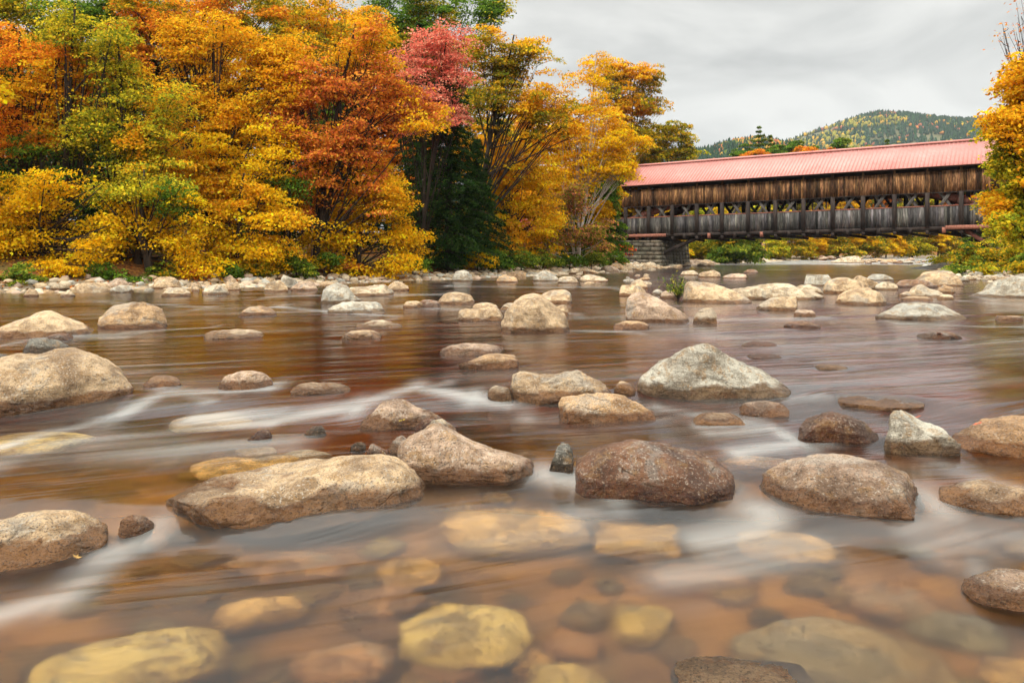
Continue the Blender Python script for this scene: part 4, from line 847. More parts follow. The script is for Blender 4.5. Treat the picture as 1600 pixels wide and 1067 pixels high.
TR = [
 # back rows first
 ('green_tree', 46, 90, [(60, 30, 90, 50), (150, 20, 90, 45), (20, 110, 80, 70), (120, 120, 70, 60)], 'green', 'dark green tree rising to the top left corner behind the others', dict(pal2='lime', leafs=.09)),
 ('maple_tree', 47, 300, [(290, 20, 90, 45), (240, 90, 70, 50), (330, 60, 60, 50)], 'olive', 'olive-green tree with reddish twigs behind the left trees', dict(pal2='rust', leafs=.085, dens=.8)),
 ('maple_tree', 50, 470, [(460, 20, 80, 50), (500, 60, 60, 40), (420, 80, 50, 60)], 'olive', 'olive tree showing at the top edge left of the rust maple', dict(pal2='gold', leafs=.09, dens=.8)),
 ('green_tree', 58, 640, [(620, 30, 70, 50), (700, 20, 80, 40), (760, 20, 40, 34), (590, 90, 50, 50), (650, 110, 60, 50)], 'green', 'tall green tree above the salmon-red maple', dict(pal2='lime', tops=-.3, leafs=.10, dens=.9)),
 ('maple_tree', 44, 230, [(230, 20, 60, 40), (300, 50, 60, 40), (380, 20, 60, 40), (200, 60, 60, 40)], 'orange', 'orange maple crown reaching the top edge above the golden maple', dict(pal2='olive', leafs=.085, dens=.9)),
 ('maple_tree', 54, 540, [(540, 20, 60, 34), (490, 30, 50, 40), (560, 70, 50, 40)], 'gold', 'golden maple crown at the top edge above the rust maple', dict(pal2='green', leafs=.09, dens=.8)),
 # left block
 ('maple_tree', 37, 40, [(50, 90, 85, 50), (20, 170, 80, 60), (100, 150, 60, 45), (130, 90, 50, 30)], 'orange', 'rusty orange maple at the upper left corner', dict(pal2='gold')),
 ('maple_tree', 36, 190, [(180, 100, 60, 40), (200, 160, 85, 50), (150, 210, 90, 40), (250, 220, 70, 35), (200, 270, 90, 30)], 'lime', 'yellow-green maple with dark forked trunk in the left block', dict(pal2='gold', leafs=.07)),
 ('maple_tree', 40, 330, [(350, 80, 90, 45), (300, 140, 80, 55), (400, 130, 80, 60), (440, 90, 50, 50), (350, 200, 90, 40), (310, 60, 60, 30)], 'gold', 'large golden-orange maple left of the rust maple', dict(trunk_r=.2)),
 ('maple_tree', 38.5, 300, [(270, 260, 80, 40), (380, 260, 80, 45), (330, 300, 90, 30), (440, 220, 50, 45)], 'yellow', 'golden yellow maple under the large golden-orange one', dict(pal2='gold')),
 ('beech_tree', 33, 50, [(40, 310, 75, 30), (110, 290, 70, 22), (60, 350, 80, 28), (30, 395, 60, 22), (140, 340, 60, 26), (-40, 340, 60, 50), (20, 418, 44, 12), (90, 408, 46, 14), (130, 385, 40, 16)], 'yellow', 'bright yellow beech spreading low over the bank at the far left', dict(leafs=.068)),
 ('beech_tree', 34.5, 215, [(190, 330, 60, 28), (250, 350, 70, 26), (200, 390, 70, 24), (290, 395, 60, 20), (260, 310, 60, 24), (160, 400, 40, 16), (250, 418, 44, 10), (310, 412, 40, 12)], 'yellow', 'bright yellow beech low over the bank second from the left', dict(leafs=.068)),
 ('beech_tree', 37, 370, [(350, 345, 60, 30), (410, 375, 60, 26), (340, 395, 50, 22), (430, 330, 50, 28), (380, 300, 50, 24), (380, 412, 46, 10), (440, 398, 36, 14)], 'yellow', 'yellow beech between the second beech and the rust maple', dict(pal2='gold')),
 ('maple_tree', 39.5, 492, [(560, 80, 65, 40), (520, 140, 75, 45), (590, 160, 70, 40), (490, 200, 70, 45), (560, 230, 80, 40), (640, 170, 60, 26), (500, 280, 70, 36), (590, 290, 60, 26), (450, 150, 40, 50)], 'rust', 'tall rust-orange maple with dark leaning trunk', dict(pal2='gold', trunk_r=.17, lean=(-.5, 0, 0), dens=1.)),
 ('beech_tree', 40.5, 560, [(600, 330, 50, 34), (560, 370, 60, 30), (620, 385, 45, 24), (500, 350, 50, 34), (580, 300, 50, 26), (470, 310, 40, 34), (600, 410, 44, 12), (520, 395, 50, 18), (560, 408, 50, 12), (640, 370, 26, 20)], 'yellow', 'bright yellow beech under the rust maple', dict(leafs=.078)),
 ('maple_tree', 45, 655, [(690, 60, 45, 36), (660, 100, 45, 30), (720, 110, 34, 30), (680, 140, 40, 22), (650, 175, 60, 22), (690, 185, 40, 16)], 'pink', 'salmon-red maple high in front of the green tree', dict(dens=.85, trunk_r=.1)),
 ('striped_maple', 35.5, 70, [(60, 235, 60, 24), (110, 260, 50, 20), (20, 280, 50, 18), (90, 290, 50, 14)], 'green', 'green-leaved small tree between the upper left maple and the far left beech', dict(pal2='lime', leafs=.075, dens=.8)),
 ('striped_maple', 34, 235, [(220, 285, 50, 18), (270, 305, 40, 16), (180, 300, 40, 14)], 'green', 'green spray of leaves just above the second beech', dict(pal2='lime', leafs=.07, dens=.8)),
 ('striped_maple', 36, 185, [(190, 375, 36, 18), (215, 400, 30, 14), (160, 420, 34, 10)], 'green', 'shaded green sapling under the second beech', dict(leafs=.07, dens=.8)),
 ('striped_maple', 38, 440, [(430, 400, 36, 14), (400, 412, 30, 8), (450, 290, 30, 20)], 'green', 'green sapling between the third beech and the rust maple', dict(leafs=.07, dens=.8, pal2='lime')),
 ('striped_maple', 36, 100, [(130, 60, 60, 24), (90, 30, 50, 20), (170, 40, 40, 20)], 'lime', 'bright green maple top above the yellow-green one at the upper left', dict(pal2='green', leafs=.075, dens=.8)),
 # middle block
 ('maple_tree', 52, 730, [(790, 80, 60, 34), (840, 110, 50, 40), (780, 140, 60, 36), (870, 160, 45, 40), (830, 180, 50, 34), (760, 170, 34, 30), (900, 190, 40, 26)], 'gold', 'arching orange-gold maple with dark slanting trunk over the middle', dict(pal2='olive', lean=(-.3, 0, 0), trunk_r=.2, dens=.95, leafs=.085)),
 ('beech_tree', 54, 800, [(760, 385, 34, 14), (840, 395, 34, 10), (790, 240, 45, 34), (830, 270, 50, 34), (800, 310, 50, 34), (850, 320, 40, 30), (780, 350, 40, 24), (820, 370, 40, 22)], 'yellow', 'golden beech filling the middle below the arching maple', dict(pal2='gold', leafs=.085)),
 ('birch_tree', 60, 905, [(920, 120, 40, 34), (900, 170, 44, 40), (950, 190, 50, 34), (930, 240, 54, 34), (980, 250, 34, 24), (900, 280, 40, 30), (970, 215, 50, 20), (960, 260, 30, 14), (900, 230, 40, 26)], 'gold', 'golden birch with pale bare twigs near the bridge end', dict(pal2='yellow', tops=-.5, bark='birch', dens=.6, leafs=.09, trunk_r=.11)),
 ('maple_tree', 96, 985, [(1000, 120, 36, 24), (970, 160, 40, 30), (1010, 165, 36, 22), (990, 210, 44, 30), (960, 120, 30, 30)], 'olive', 'olive and orange oak-like tree standing out against the sky', dict(pal2='gold', leafs=.14, dens=1.1, spray=.95)),
 ('maple_tree', 100, 1050, [(1050, 215, 36, 24), (1020, 240, 44, 24), (1070, 240, 26, 16), (1000, 270, 40, 24)], 'lime', 'rounded yellow-green tree behind the left end of the roof', dict(pal2='olive', leafs=.15, spray=1.0, trunk_r=.25)),
 ('maple_tree', 57, 900, [(880, 350, 50, 24), (850, 385, 40, 16), (920, 365, 40, 22), (890, 320, 36, 24)], 'mixed', 'straggly pinkish-green small tree left of the pier', dict(leafs=.085, dens=1.3, bark='birch', trunk_r=.07)),
 ('maple_tree', 66, 955, [(945, 320, 20, 24), (955, 350, 22, 22), (935, 375, 26, 20), (965, 385, 16, 10), (950, 290, 18, 14), (955, 265, 22, 16), (962, 310, 16, 14), (930, 340, 26, 22)], 'green', 'small green maple hiding the left end of the bridge', dict(leafs=.10, pal2='yellow', dens=2.4, trunk_r=.05, spray=.6)),
 ('maple_shrub', 66, 975, [(975, 383, 12, 5), (968, 376, 9, 4)], 'red', 'small crimson maple shoot beside the pier', dict(leafs=.09, trunk_r=.04)),
 ('maple_tree', 50, 720, [(740, 355, 34, 22), (700, 395, 40, 16), (760, 395, 34, 12)], 'green', 'low green maple under the hemlock', dict(pal2='yellow', leafs=.08)),
 # right bank
 ('maple_tree', 27, 1660, [(1600, 160, 36, 24), (1595, 128, 40, 18), (1610, 110, 34, 16), (1585, 190, 40, 22), (1580, 280, 34, 26), (1572, 310, 26, 20), (1590, 205, 44, 24), (1610, 250, 50, 30), (1585, 240, 34, 18), (1600, 300, 46, 30), (1620, 350, 40, 30), (1590, 335, 30, 18), (1660, 200, 60, 60), (1690, 300, 70, 60), (1640, 130, 44, 30)], 'gold', 'orange-green maple leaning in from the right edge over the bridge end', dict(pal2='lime', tops=-.5, leafs=.066, spray=.5, dens=2.6)),
]
for nm, Y_, bx, lb, pal, lab, kw in TR: ptree(nm, Y_, bx, lb, pal, lab, **kw)
ptree('dead_tree', 27.5, 1650, [(1590, 70, 30, 46), (1610, 40, 30, 40), (1600, 100, 34, 20), (1580, 90, 24, 12)], 'rust', 'nearly bare tree with a few dark red leaves at the right edge', cat='tree', bare=.93, leafs=.05, trunk_r=.07, spray=.5, dens=.5)
tree('maple_tree', (24, 20), [(22, 20, 5, 3, 3, 2.4), (25, 22, 7.5, 3.4, 3, 2.6), (20, 18, 3.4, 2, 2, 1.4)], 'lime', 'green and gold maple on the right bank outside the picture edge', pal2='gold', dens=.5, leafs=.1)
tree('maple_tree', (27, 33), [(27, 33, 5, 3, 3, 2.4), (28, 34, 8.5, 3.4, 3, 2.6)], 'lime', 'tall green maple farther up the right bank outside the picture', pal2='olive', dens=.5, leafs=.1)
# hemlocks and pines
def conifer(base, h, r_, pal, label, name='hemlock_tree', lw=.28, n_tier=26, first=.06, leafs=.12, per=34, group=None, dens=1., droop=.35, cat='conifer', topx=0.):
    zb_ = ter1(*base) - .1; o = empty(name, (base[0], base[1], zb_), label=label, cat=cat, group=group); m = MB(); m.tube([(0, 0, 0), (topx * .4, 0, h * .5), (topx, 0, h)], [.02 * h, .012 * h, .01], 7)
    Cs = []; Ns = []; Sp = []; k = 0
    for t in np.linspace(first, .985, n_tier):
        L = r_ * (1 - t) ** .8 * rng.uniform(.75, 1.15) + .15; nb = int((6 if t < .8 else 4) * dens + 1); a0_ = rng.uniform(0, 6.28)
        for b in range(nb):
            a = a0_ + b * 6.283 / nb + rng.uniform(-.3, .3); LL = L * rng.uniform(.6, 1.2); q = np.linspace(0, 1, 5); dv = np.array([math.cos(a), math.sin(a)])
            P = np.stack([topx * t + dv[0] * LL * q, dv[1] * LL * q, h * t + (.12 - droop * q) * LL * q + rng.normal() * .05], 1); m.tube(P, np.linspace(.02 + .008 * LL, .006, 5), 3)
            n_ = int(per * (LL / r_ + .25) * rng.uniform(.8, 1.2) * 3); u = rng.random(n_) ** .7; side = rng.uniform(-1, 1, n_) * (.34 * LL * (1.05 - u) + .10)
            C = np.stack([np.interp(u, q, P[:, i]) for i in range(3)], 1); C[:, 0] += -dv[1] * side; C[:, 1] += dv[0] * side; C[:, 2] += -.25 * np.abs(side) + rng.normal(scale=.06, size=n_)
            Cs.append(C); Ns.append(np.tile([dv[0] * .3, dv[1] * .3, 1.], (n_, 1))); Sp.append(np.full(n_, k)); k += 1
    V = np.concatenate(m.v); link('trunk', npmesh('trunk', V, np.concatenate(m.f), True), o, None, M['bark'])
    C = np.concatenate(Cs); Sp = np.concatenate(Sp); V, Fq_, cols = leaves(C, leafs * rng.uniform(.6, 1.4, len(C)), np.concatenate(Ns), 0, jitc(pal, len(C), Sp), .5, lw)
    link('crown', npmesh('crown', V, Fq_, False, cols), o, None, M['leaf']); return o
def cpx(bx, Y, ytop, wpx, *a, **k):
    X = (bx - 800) * Y / F; h = CH + (HZ - ytop) * Y / F - ter1(X, Y); return conifer((X, Y), h, wpx * Y / F, *a, **k)
cpx(702, 47, 80, 92, 'hemlock', 'big dark hemlock with drooping boughs in the middle of the left bank', n_tier=34, per=44, leafs=.13)
cpx(745, 50, 215, 70, 'hemlock', 'shorter dark hemlock right of the big one', n_tier=24, per=40)
cpx(655, 52, 30, 70, 'hemlock', 'tall thin hemlock behind the big one', n_tier=30, per=36)
cpx(905, 66, 230, 50, 'hemlock', 'dark hemlock behind the golden birch', n_tier=20, per=34)
for i, (bx, Y_, yt, wp, lb_) in enumerate([(20, 45, 40, 130, 'at the far left'), (130, 44, 130, 110, 'behind the yellow-green maple'), (240, 47, 90, 100, 'behind the second beech'), (350, 50, 110, 110, 'behind the golden-orange maple'), (450, 52, 120, 100, 'left of the rust maple'), (560, 55, 130, 90, 'behind the rust maple'), (830, 64, 250, 80, 'behind the golden beech'), (780, 66, 150, 70, 'behind the arching maple')]):
    cpx(bx, Y_, yt, wp, 'hemlock', 'shadowy dark hemlock in the forest ' + lb_, n_tier=20, per=26, leafs=.17)
# deep forest backdrop, each its own tree
for i in range(17):
    bx = -330 + i * 78 + random.uniform(-15, 15); Y_ = random.uniform(62, 74) if bx < 800 else 82
    yt = 60 if bx < 700 else 190; pal = random.choice(['green', 'olive', 'lime', 'gold', 'orange'])
    if bx < 0 or bx > 500: yt = max(yt, 40)
    ptree('forest_tree', Y_, bx, [(bx, yt + 40, 70, 50), (bx + 30, yt + 120, 80, 60), (bx - 30, yt + 200, 80, 60), (bx, yt + 280, 80, 45)], pal, 'forest tree glimpsed in the gaps deep behind the left bank trees', leafs=.16, spray=1.0, dens=.65, group='trees deep in the forest')
for i, (bx, Y_, pal) in enumerate([(-120, 33, 'yellow'), (-230, 30, 'gold'), (-350, 29, 'orange'), (-480, 27, 'yellow'), (-160, 40, 'rust')]):
    ptree('maple_tree', Y_, bx, [(bx, 60, 80, 60), (bx + 30, 160, 90, 60), (bx - 20, 260, 90, 50), (bx, 350, 90, 40)], pal, 'maple on the left bank beyond the left edge of the picture', group='maples beyond the left edge', leafs=.11, dens=.6)
# understorey shrubs on the left bank
SH = [(25, 430, 36, 18, 'bush'), (90, 418, 30, 14, 'yellow'), (150, 425, 30, 12, 'green'), (195, 432, 28, 13, 'green'), (245, 425, 24, 12, 'bush'), (300, 425, 30, 10, 'rust'), (350, 422, 26, 12, 'green'), (400, 418, 26, 12, 'olive'), (455, 408, 28, 14, 'green'), (480, 420, 16, 10, 'bush'), (545, 415, 26, 9, 'rust'), (510, 405, 22, 12, 'green'), (645, 408, 26, 10, 'green'), (600, 420, 20, 7, 'yellow'), (700, 408, 24, 10, 'hemlock'), (745, 402, 26, 14, 'yellow'), (775, 405, 24, 15, 'green'), (815, 402, 22, 12, 'bush'), (850, 405, 26, 12, 'bush'), (890, 405, 24, 10, 'green'), (925, 402, 20, 12, 'bush'), (960, 402, 18, 12, 'green'), (830, 360, 26, 18, 'pink'), (790, 380, 24, 14, 'olive')]
nm_ = ['leafy green', 'small yellow', 'dark green', 'low green', 'pale green', 'rust-leaved', 'round green', 'olive', 'dense green', 'bright green', 'low rusty', 'thin green', 'trailing green', 'little golden', 'very dark', 'golden', 'upright green', 'loose green', 'wide green', 'low leafy', 'twiggy green', 'fresh green', 'pinkish', 'drab olive']
wh = ['at the far left waterline', 'beside the far left beech', 'under the far left beech', 'under the second beech', 'behind the layered tan boulder', 'on the leaf litter left of the upright tan stone', 'behind the upright tan stone', 'left of the blue-grey pointed boulder', 'behind the blue-grey pointed boulder', 'right of the blue-grey pointed boulder', 'at the foot of the rust maple', 'against the rust maple trunk', 'left of the big hemlock', 'hanging over the middle cobbles', 'at the foot of the big hemlock', 'right of the big hemlock', 'between the hemlock and the golden beech', 'below the golden beech', 'behind the white-grey boulder', 'below the straggly small tree', 'near the pier', 'just left of the pier', 'in front of the golden beech', 'under the golden beech']
for (x, y, rx, ry, pal), a, b in zip(SH, nm_, wh):
    yb_ = np.interp(x, [0, 250, 450, 600, 800, 960], [458, 452, 446, 440, 432, 424]); Yb = CH * F / (yb_ - HZ) + random.uniform(1.9, 3.2) + (6 if y < 390 else 0)
    ptree('shrub', Yb, x, [(x, y, rx, ry), (x - rx * .6, y + ry * .5, rx * .6, ry * .6), (x + rx * .6, y + ry * .4, rx * .6, ry * .6)], pal, f'{a} shrub {b}', cat='shrub', leafs=.06, spray=.3, trunk_r=.03, dens=.8)
ql = 26000; tt = rng.random(ql); bx_, by_ = bankpt(LB[3:12], 0.0)[0], 0
PB = np.array([bankpt(LB[2:12], t_) for t_ in tt]) + rng.normal(scale=3.4, size=(ql, 2)); sdl = sdist(PB[:, 0], PB[:, 1]); PB = PB[(sdl > 1.2) & (sdl < 9)]
zl_ = ter(PB[:, 0], PB[:, 1]); Cl = np.c_[PB, zl_ + .03]; V, Fq_, cc_ = leaves(Cl, rng.uniform(.04, .10, len(Cl)), np.tile([0, -.3, 1.], (len(Cl), 1)), 0, np.where(rng.random((len(Cl), 1)) < .6, jitc('rust', len(Cl), np.arange(len(Cl)) // 40), jitc('brown', len(Cl), np.arange(len(Cl)) // 40)) * .7, .35)
tag(link('leaf_litter', npmesh('leaf_litter', V, Fq_, False, cc_), mat=M['leaf']), 'rust-brown fallen leaves covering the bank under the trees', 'leaf litter', kind='stuff')
# snag trunk and bare stem
def snag(x, ytop, Y_, r_, label, lean=0.):
    X = (x - 800) * Y_ / F; z0 = ter1(X, Y_); h = CH + (HZ - ytop) * Y_ / F - z0; o = empty('dead_tree', (X, Y_, z0), label=label, cat='tree trunk'); m = MB(); t = np.linspace(0, 1, 8)
    m.tube(np.stack([lean * t + .05 * np.sin(t * 5), 0 * t, h * t], 1), r_ * (1 - .55 * t), 8); m.tube([(lean * .6, 0, h * .6), (lean * .6 + .25, -.1, h * .75)], [.03, .01], 5); V = np.concatenate(m.v); link('trunk', npmesh('trunk', V, np.concatenate(m.f), True), o, None, M['snag'])
snag(487, 284, 39.6, .10, 'broken grey-brown dead trunk standing at the bank edge')
# ------------------------------------------------------------ far bank, under and behind the bridge
FB = [(1045, 385, 26, 22, 'yellow', 100), (1085, 380, 30, 24, 'lime', 106), (1120, 375, 26, 22, 'yellow', 112), (1150, 388, 40, 20, 'bush', 100), (1195, 378, 30, 24, 'lime', 118), (1235, 382, 34, 22, 'olive', 122), (1275, 380, 30, 20, 'yellow', 128), (1310, 385, 30, 18, 'olive', 130), (1345, 376, 34, 18, 'yellow', 132), (1385, 378, 30, 20, 'yellow', 136), (1425, 380, 26, 18, 'lime', 138), (1465, 374, 34, 18, 'yellow', 140), (1500, 380, 26, 20, 'green', 146), (1530, 385, 30, 20, 'hemlock', 150)]
la = ['yellow bush right of the pier', 'yellow-green bush second from the pier', 'golden bush behind the tan mound', 'rounded green willow bush on the far shore', 'yellow-green thicket with pale trunks under the bridge', 'olive thicket under the middle of the bridge', 'golden sapling under the middle of the bridge', 'drab olive thicket left of the squared boulder', 'bright yellow tree above the squared far boulder', 'golden tree right of the squared far boulder', 'yellow-green sapling between two golden trees', 'bright yellow tree under the right part of the bridge', 'green sapling right of the last yellow tree', 'dark green thicket behind the right abutment strut']
for (x, y, rx, ry, pal, Y_), l in zip(FB, la):
    ptree('thicket_tree', Y_, x, [(x, y, rx, ry * .8), (x - rx * .5, y + ry * .6, rx * .7, ry * .5), (x + rx * .6, y + ry * .5, rx * .7, ry * .5), (x, y - ry * 1.6, rx * 1.1, ry)], pal, l, leafs=.17, spray=.85, dens=.8, trunk_r=.12, bark='birch' if 1180 < x < 1300 else 'bark', pal2='olive' if pal == 'yellow' else None)
for i in range(16):
    x = 1010 + i * 38 + random.uniform(-8, 8); Y_ = random.uniform(165, 190); pal = ['yellow', 'lime', 'orange', 'lime', 'yellow', 'pink', 'lime', 'gold'][i % 8]
    ptree('forest_tree', Y_, x, [(x, 355, 34, 26), (x + 10, 320, 34, 26), (x - 8, 292, 28, 20)], pal, 'autumn tree seen through the bridge openings', leafs=.26, spray=1.5, dens=.8, trunk_r=.2, group='trees seen through the bridge openings')
for x, yt, wp, l in [(1186, 200, 17, 'tall pine with a thin spire above the bridge roof'), (1204, 214, 12, 'second pine spire right of the tall one'), (1165, 224, 20, 'broad pine left of the tall spire above the roof'), (1216, 224, 15, 'bushy pine right of the two spires'), (1243, 219, 16, 'flat-topped pine above the roof'), (1270, 228, 18, 'low pine above the roof before the reddish slope'), (1318, 215, 22, 'rounded pine above the middle of the roof'), (1386, 221, 14, 'small pine tip above the right half of the roof')]:
    if wp > 14.5 and x != 1186:
        ptree('pine_tree', 172, x, [(x, yt + 6, wp * .5, 5), (x - wp * .4, yt + 14, wp * .7, 6), (x + wp * .4, yt + 20, wp * .8, 7), (x, yt + 32, wp * 1.1, 10)], 'green', l, cat='conifer', leafs=.22, spray=.9, dens=1.2, trunk_r=.2, pal2='bush'); continue
    cpx(x, 175, yt - 4, wp * 2.8, 'bush', l, name='pine_tree', n_tier=26, per=30, leafs=.34, droop=.0, lw=.4)
for x, y, rx, ry, pal, l in [(1180, 244, 22, 8, 'orange', 'orange tree top peeping over the roof below the pines'), (1255, 240, 22, 8, 'orange', 'reddish-brown tree top over the roof beside the flat-topped pine'), (1290, 236, 18, 8, 'rust', 'rusty tree top over the roof left of the rounded pine'), (1350, 236, 26, 8, 'olive', 'olive tree top over the roof right of the rounded pine')]:
    ptree('autumn_tree', 170, x, [(x, y, rx, ry), (x, y + 30, rx, 26)], pal, l, leafs=.26, spray=1.3, dens=.7, trunk_r=.2)
# right bank bushes
for x, y, rx, ry, pal, Y_, l in [(1475, 404, 22, 7, 'lime', 75, 'low grassy olive bush at the tip of the right bank'), (1520, 402, 34, 18, 'bush', 54, 'wide green bush on the right bank below the abutment'), (1565, 392, 34, 24, 'bush', 50, 'green bush against the right abutment'), (1590, 405, 30, 20, 'brown', 46, 'brownish bush at the right edge above the huge grey boulder'), (1510, 420, 30, 10, 'bush', 50, 'low green bush behind the brown domed boulder'), (1560, 418, 30, 10, 'lime', 46, 'low yellow-green bush above the huge grey boulder'), (1640, 395, 50, 30, 'bush', 44, 'large green bush just past the right edge'), (1556, 350, 12, 30, 'lime', 52, 'leafy vine of green and yellow up the right abutment')]:
    ptree('bush', Y_, x, [(x, y, rx, ry), (x - rx * .5, y + ry * .5, rx * .6, ry * .6), (x + rx * .5, y + ry * .4, rx * .6, ry * .6)], pal, l, cat='bush', leafs=.075, spray=.4, dens=1., trunk_r=.03, pal2='olive')
rock(1430, 1530, 403, 421, 'G', 0, [(0, .05), (.4, .45), (.8, .95), (1, 1)], 'sloping grey ledge running down from the right bank under the bridge', .5, dr=.5)
# riverside plant in front of the sloping tan boulder
X, Yp = hit(1062, 468); po = empty('willow_shoot', (X, Yp + .2, 0), label='spindly green plant with yellow leaves growing beside the sloping tan boulder', cat='plant'); m = MB(); Cs = []
for k in range(24):
    a = random.uniform(0, 6.28); hh = random.uniform(.3, .75); q = np.linspace(0, 1, 6)[:, None]; e_ = np.array([math.cos(a) * .5 * random.random() + random.uniform(-.3, .25), math.sin(a) * .3, hh]); P = q * e_ + np.array([0, 0, .05]) * q ** 2; m.tube(P, np.linspace(.008, .003, 6), 4)
    for _ in range(15): t = random.uniform(.3, 1); Cs.append(e_ * t + np.random.normal(scale=.045, size=3))
V = np.concatenate(m.v); link('stem', npmesh('stem', V, np.concatenate(m.f), True), po, None, M['bark']); C = np.array(Cs); V, Fq_, cc_ = leaves(C, rng.uniform(.025, .055, len(C)), np.tile([0, -.6, .6], (len(C), 1)), 0, jitc('bush', len(C), np.arange(len(C)) // 15), .6, .35); link('foliage', npmesh('foliage', V, Fq_, False, cc_), po, None, M['leaf'])
# a few fallen leaves resting on rocks
def fallen(x, y, lift, c, l, s=.035):
    X, Yc = hit(x, y, lift); bm = bmesh.new(); k = 10; vs_ = [bm.verts.new((math.cos(i * 6.283 / k) * s * (1 if i % 2 else .5), math.sin(i * 6.283 / k) * s * (1 if i % 2 else .5), .006 * (i % 2))) for i in range(k)]; c0 = bm.verts.new((0, 0, .004))
    for i in range(k): bm.faces.new((vs_[i], vs_[(i + 1) % k], c0))
    me = bpy.data.meshes.new('fallen_leaf'); bm.to_mesh(me); bm.free(); o = link('fallen_leaf', me, loc=(X, Yc, float(W(X, Yc)) + lift), mat=mat_plain('leaf_' + l.split()[0], c, .6)); o.rotation_euler = (.3, .2, random.random() * 6); tag(o, l, 'leaf')
fallen(628, 657, .10, (.8, .6, .06), 'small yellow leaf lying on the crumpled purplish rock', .03)
fallen(1432, 652, .16, (.55, .10, .03), 'long orange-red leaf lying on the jagged light grey rock', .045)
fallen(1528, 662, .20, (.45, .08, .03), 'dark red leaf standing on the wet orange and grey boulder', .04)
fallen(1468, 521, .08, (.5, .12, .04), 'reddish leaf on the dark flat stone in the right of the river', .06)
fallen(120, 870, .02, (.35, .2, .05), 'yellow-brown leaf caught on the yellowish wet boulder in the lower left corner', .025)
# ------------------------------------------------------------ hills
def ridge(pts, Yr_, Yb_, name, seed):
    px_, py_ = zip(*pts); cols_ = np.linspace(px_[0], px_[-1], 170); rows = np.linspace(0, 1.5, 60); V = []
    for t in rows:
        Yy = Yb_ + (Yr_ - Yb_) * t; X = (cols_ - 800) * Yr_ / F; zr_ = (HZ - np.interp(cols_, px_, py_)) * Yr_ / F + CH
        prof = np.where(t <= 1, math.sin(min(t, 1) * math.pi / 2) ** .9, 1 - (t - 1) * 1.2) if True else 0
        V.append(np.stack([X, np.full_like(X, Yy), zr_ * prof - 6], 1))
    V = np.concatenate(V); nz = vnoise(V, 1 / 90., 4, seed); V[:, 2] += nz * 8 * np.repeat(np.clip(rows * (1 - .9 * (np.abs(rows - 1) < .06)), 0, 1), len(cols_)); n, k = len(rows), len(cols_); i = np.arange(n - 1)[:, None] * k + np.arange(k - 1)[None]
    o = link(name, npmesh(name, V, np.stack([i, i + 1, i + k + 1, i + k], -1).reshape(-1, 4), True), mat=M['hill']); tag(o, kind='structure'); return V.reshape(n, k, 3)
G1 = ridge([(700, 300), (1000, 245), (1090, 236), (1130, 226), (1165, 221), (1200, 228), (1260, 245), (1400, 290)], 750, 480, 'near_hill', 3)
G2 = ridge([(900, 330), (1050, 275), (1150, 250), (1200, 232), (1250, 211), (1300, 195), (1335, 184), (1355, 182), (1390, 186), (1430, 192), (1470, 194), (1500, 190), (1560, 184), (1700, 176), (1900, 190), (2200, 300)], 1500, 950, 'mountain', 6)
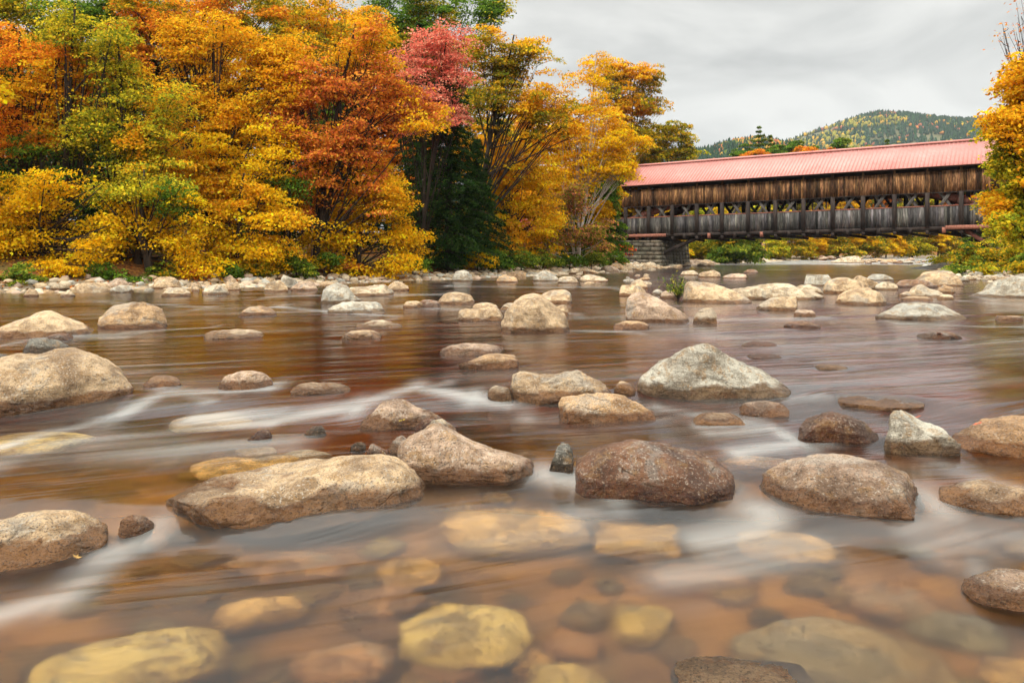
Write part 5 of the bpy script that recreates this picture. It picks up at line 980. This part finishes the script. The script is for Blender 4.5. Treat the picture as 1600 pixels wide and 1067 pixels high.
def wood(G, n, size, name, seed, jit=0, cl=None):
    r = np.random.default_rng(seed); nr_, nc_ = G.shape[:2]; a = r.uniform(.12, 1.08, n) * (nr_ - 1) / 1.5; b = r.uniform(0, nc_ - 1.01, n); a = np.clip(a, 0, nr_ - 1.01)
    ia, ib = a.astype(int), b.astype(int); fa_, fb = (a - ia)[:, None], (b - ib)[:, None]; P = (G[ia, ib] * (1 - fa_) + G[ia + 1, ib] * fa_) * (1 - fb) + (G[ia, ib + 1] * (1 - fa_) + G[ia + 1, ib + 1] * fa_) * fb
    pa = vnoise(P, 1 / 130., 3, seed + 1); pb = vnoise(P, 1 / 60., 3, seed + 2); pc = vnoise(P, 1 / 45., 3, seed + 5); v = r.random(n); ht = a / (nr_ - 1) * 1.5
    con = (pa + .3 * pb < .16) & (v < .93) | (v < .35); X_ = P[:, 0] / P[:, 1] * F + 800
    if cl: yel = cl(X_, HZ - (P[:, 2] - CH) / P[:, 1] * F, v); con = np.where(yel > .5, v < .5, con); rocky = cl(X_, HZ - (P[:, 2] - CH) / P[:, 1] * F, None)
    else: yel = np.zeros(n); rocky = np.zeros(n)
    bare = ((pc > .52) | (rocky > .5)) & (ht < .98); P = P[~bare]; con = con[~bare]; yel = yel[~bare]; v = v[~bare]; pb = pb[~bare]; n = len(P); h = size * r.uniform(.6, 1.3, n) * np.where(con, 1.1, .8); wv = size * r.uniform(.28, .42, n) * np.where(con, .8, 1.35); k = 6
    an = np.arange(k) * 6.283 / k; rings = [(.12, .8), (.45, 1.), (.8, .55)]; V = []
    for z_, rr in rings:
        rc = np.where(con, {.12: 1., .45: .68, .8: .3}[z_], rr); V.append(np.stack([P[:, 0, None] + np.cos(an) * (wv * rc)[:, None] * r.uniform(.75, 1.25, (n, k)), P[:, 1, None] + np.sin(an) * (wv * rc)[:, None], np.repeat((P[:, 2] + h * z_)[:, None], k, 1) + r.normal(scale=.04, size=(n, k)) * h[:, None]], -1))
    V.append(np.repeat(np.stack([P[:, 0], P[:, 1], P[:, 2] + h], -1)[:, None], k, 1)); V = np.concatenate(V, 1); idx = np.arange(n)[:, None, None] * (4 * k); i = np.arange(3)[None, :, None] * k; j = np.arange(k)[None, None]; j2 = (j + 1) % k
    Fq_ = np.stack([idx + i + j, idx + i + j2, idx + i + k + j2, idx + i + k + j], -1).reshape(-1, 4)
    cg = np.array([(.022, .055, .028), (.03, .07, .03), (.018, .042, .025)])[r.integers(0, 3, n)]; dec = np.array([(.40, .17, .03), (.45, .26, .03), (.36, .11, .05), (.22, .20, .03), (.12, .15, .03), (.30, .10, .05)])
    di = r.integers(0, 6, n); di = np.where(yel > .5, np.where(v < .62, 1, 3), np.where(pb > .15, np.array([0, 2, 5])[r.integers(0, 3, n)], di)); c = np.where(con[:, None], cg, dec[di]) * r.uniform(.75, 1.25, (n, 1)); c = np.repeat(np.repeat(c[:, None], 3 * k, 1).reshape(-1, 3), 1, 0)
    o = link(name, npmesh(name, V.reshape(-1, 3), Fq_, False, c), mat=mleaf2); return o
mleaf2, nt2 = newmat('far_foliage'); finish(nt2, principled(nt2, N(nt2, 'ShaderNodeAttribute', attribute_name='Col').outputs['Color'], .9, None, .1))
def clsf(X_, Yp_, v):
    if v is None: return (((X_ > 1235) & (X_ < 1305) & (np.abs(Yp_ - (222 - (X_ - 1235) * .30)) < 5)) | ((X_ > 1370) & (X_ < 1400) & (np.abs(Yp_ - 191) < 1.5)) | ((X_ > 1435) & (X_ < 1475) & (np.abs(Yp_ - 214) < 3))).astype(float)
    return ((X_ > 1290) & (X_ < 1420) & (Yp_ < 204 - (X_ - 1290) * .06) & (Yp_ > 186) | (X_ > 1225) & (X_ < 1350) & (Yp_ > 209) & (Yp_ < 240) & (v > .2)).astype(float)
tag(wood(G2, 42000, 8.0, 'mountain_forest', 41, cl=clsf), 'mixed green and orange forest covering the mountain behind the bridge', 'forest', kind='stuff')
tag(wood(G1, 15000, 5.5, 'hill_forest', 42), 'dark green forest on the low hill left of the mountain', 'forest', kind='stuff')
# ------------------------------------------------------------ haze
hm, nth = newmat('haze'); pv = N(nth, 'ShaderNodeVolumePrincipled'); pv.inputs['Color'].default_value = (.80, .86, .95, 1); pv.inputs['Density'].default_value = .00011; pv.inputs['Anisotropy'].default_value = .2
nth.links.new(pv.outputs[0], N(nth, 'ShaderNodeOutputMaterial').inputs[1])
mb = MB(); x0, x1, y0, y1, z0, z1 = -3600, 3600, -500, 4100, -60, 420; mb.hexa([(x0, y0, z0), (x1, y0, z0), (x1, y1, z0), (x0, y1, z0), (x0, y0, z1), (x1, y0, z1), (x1, y1, z1), (x0, y1, z1)]); tag(mb.build('haze', hm), 'thin blue-grey autumn haze filling the valley air', 'haze', kind='stuff')
print('objects', len(sc.objects), 'faces', sum(len(m_.polygons) for m_ in bpy.data.meshes))
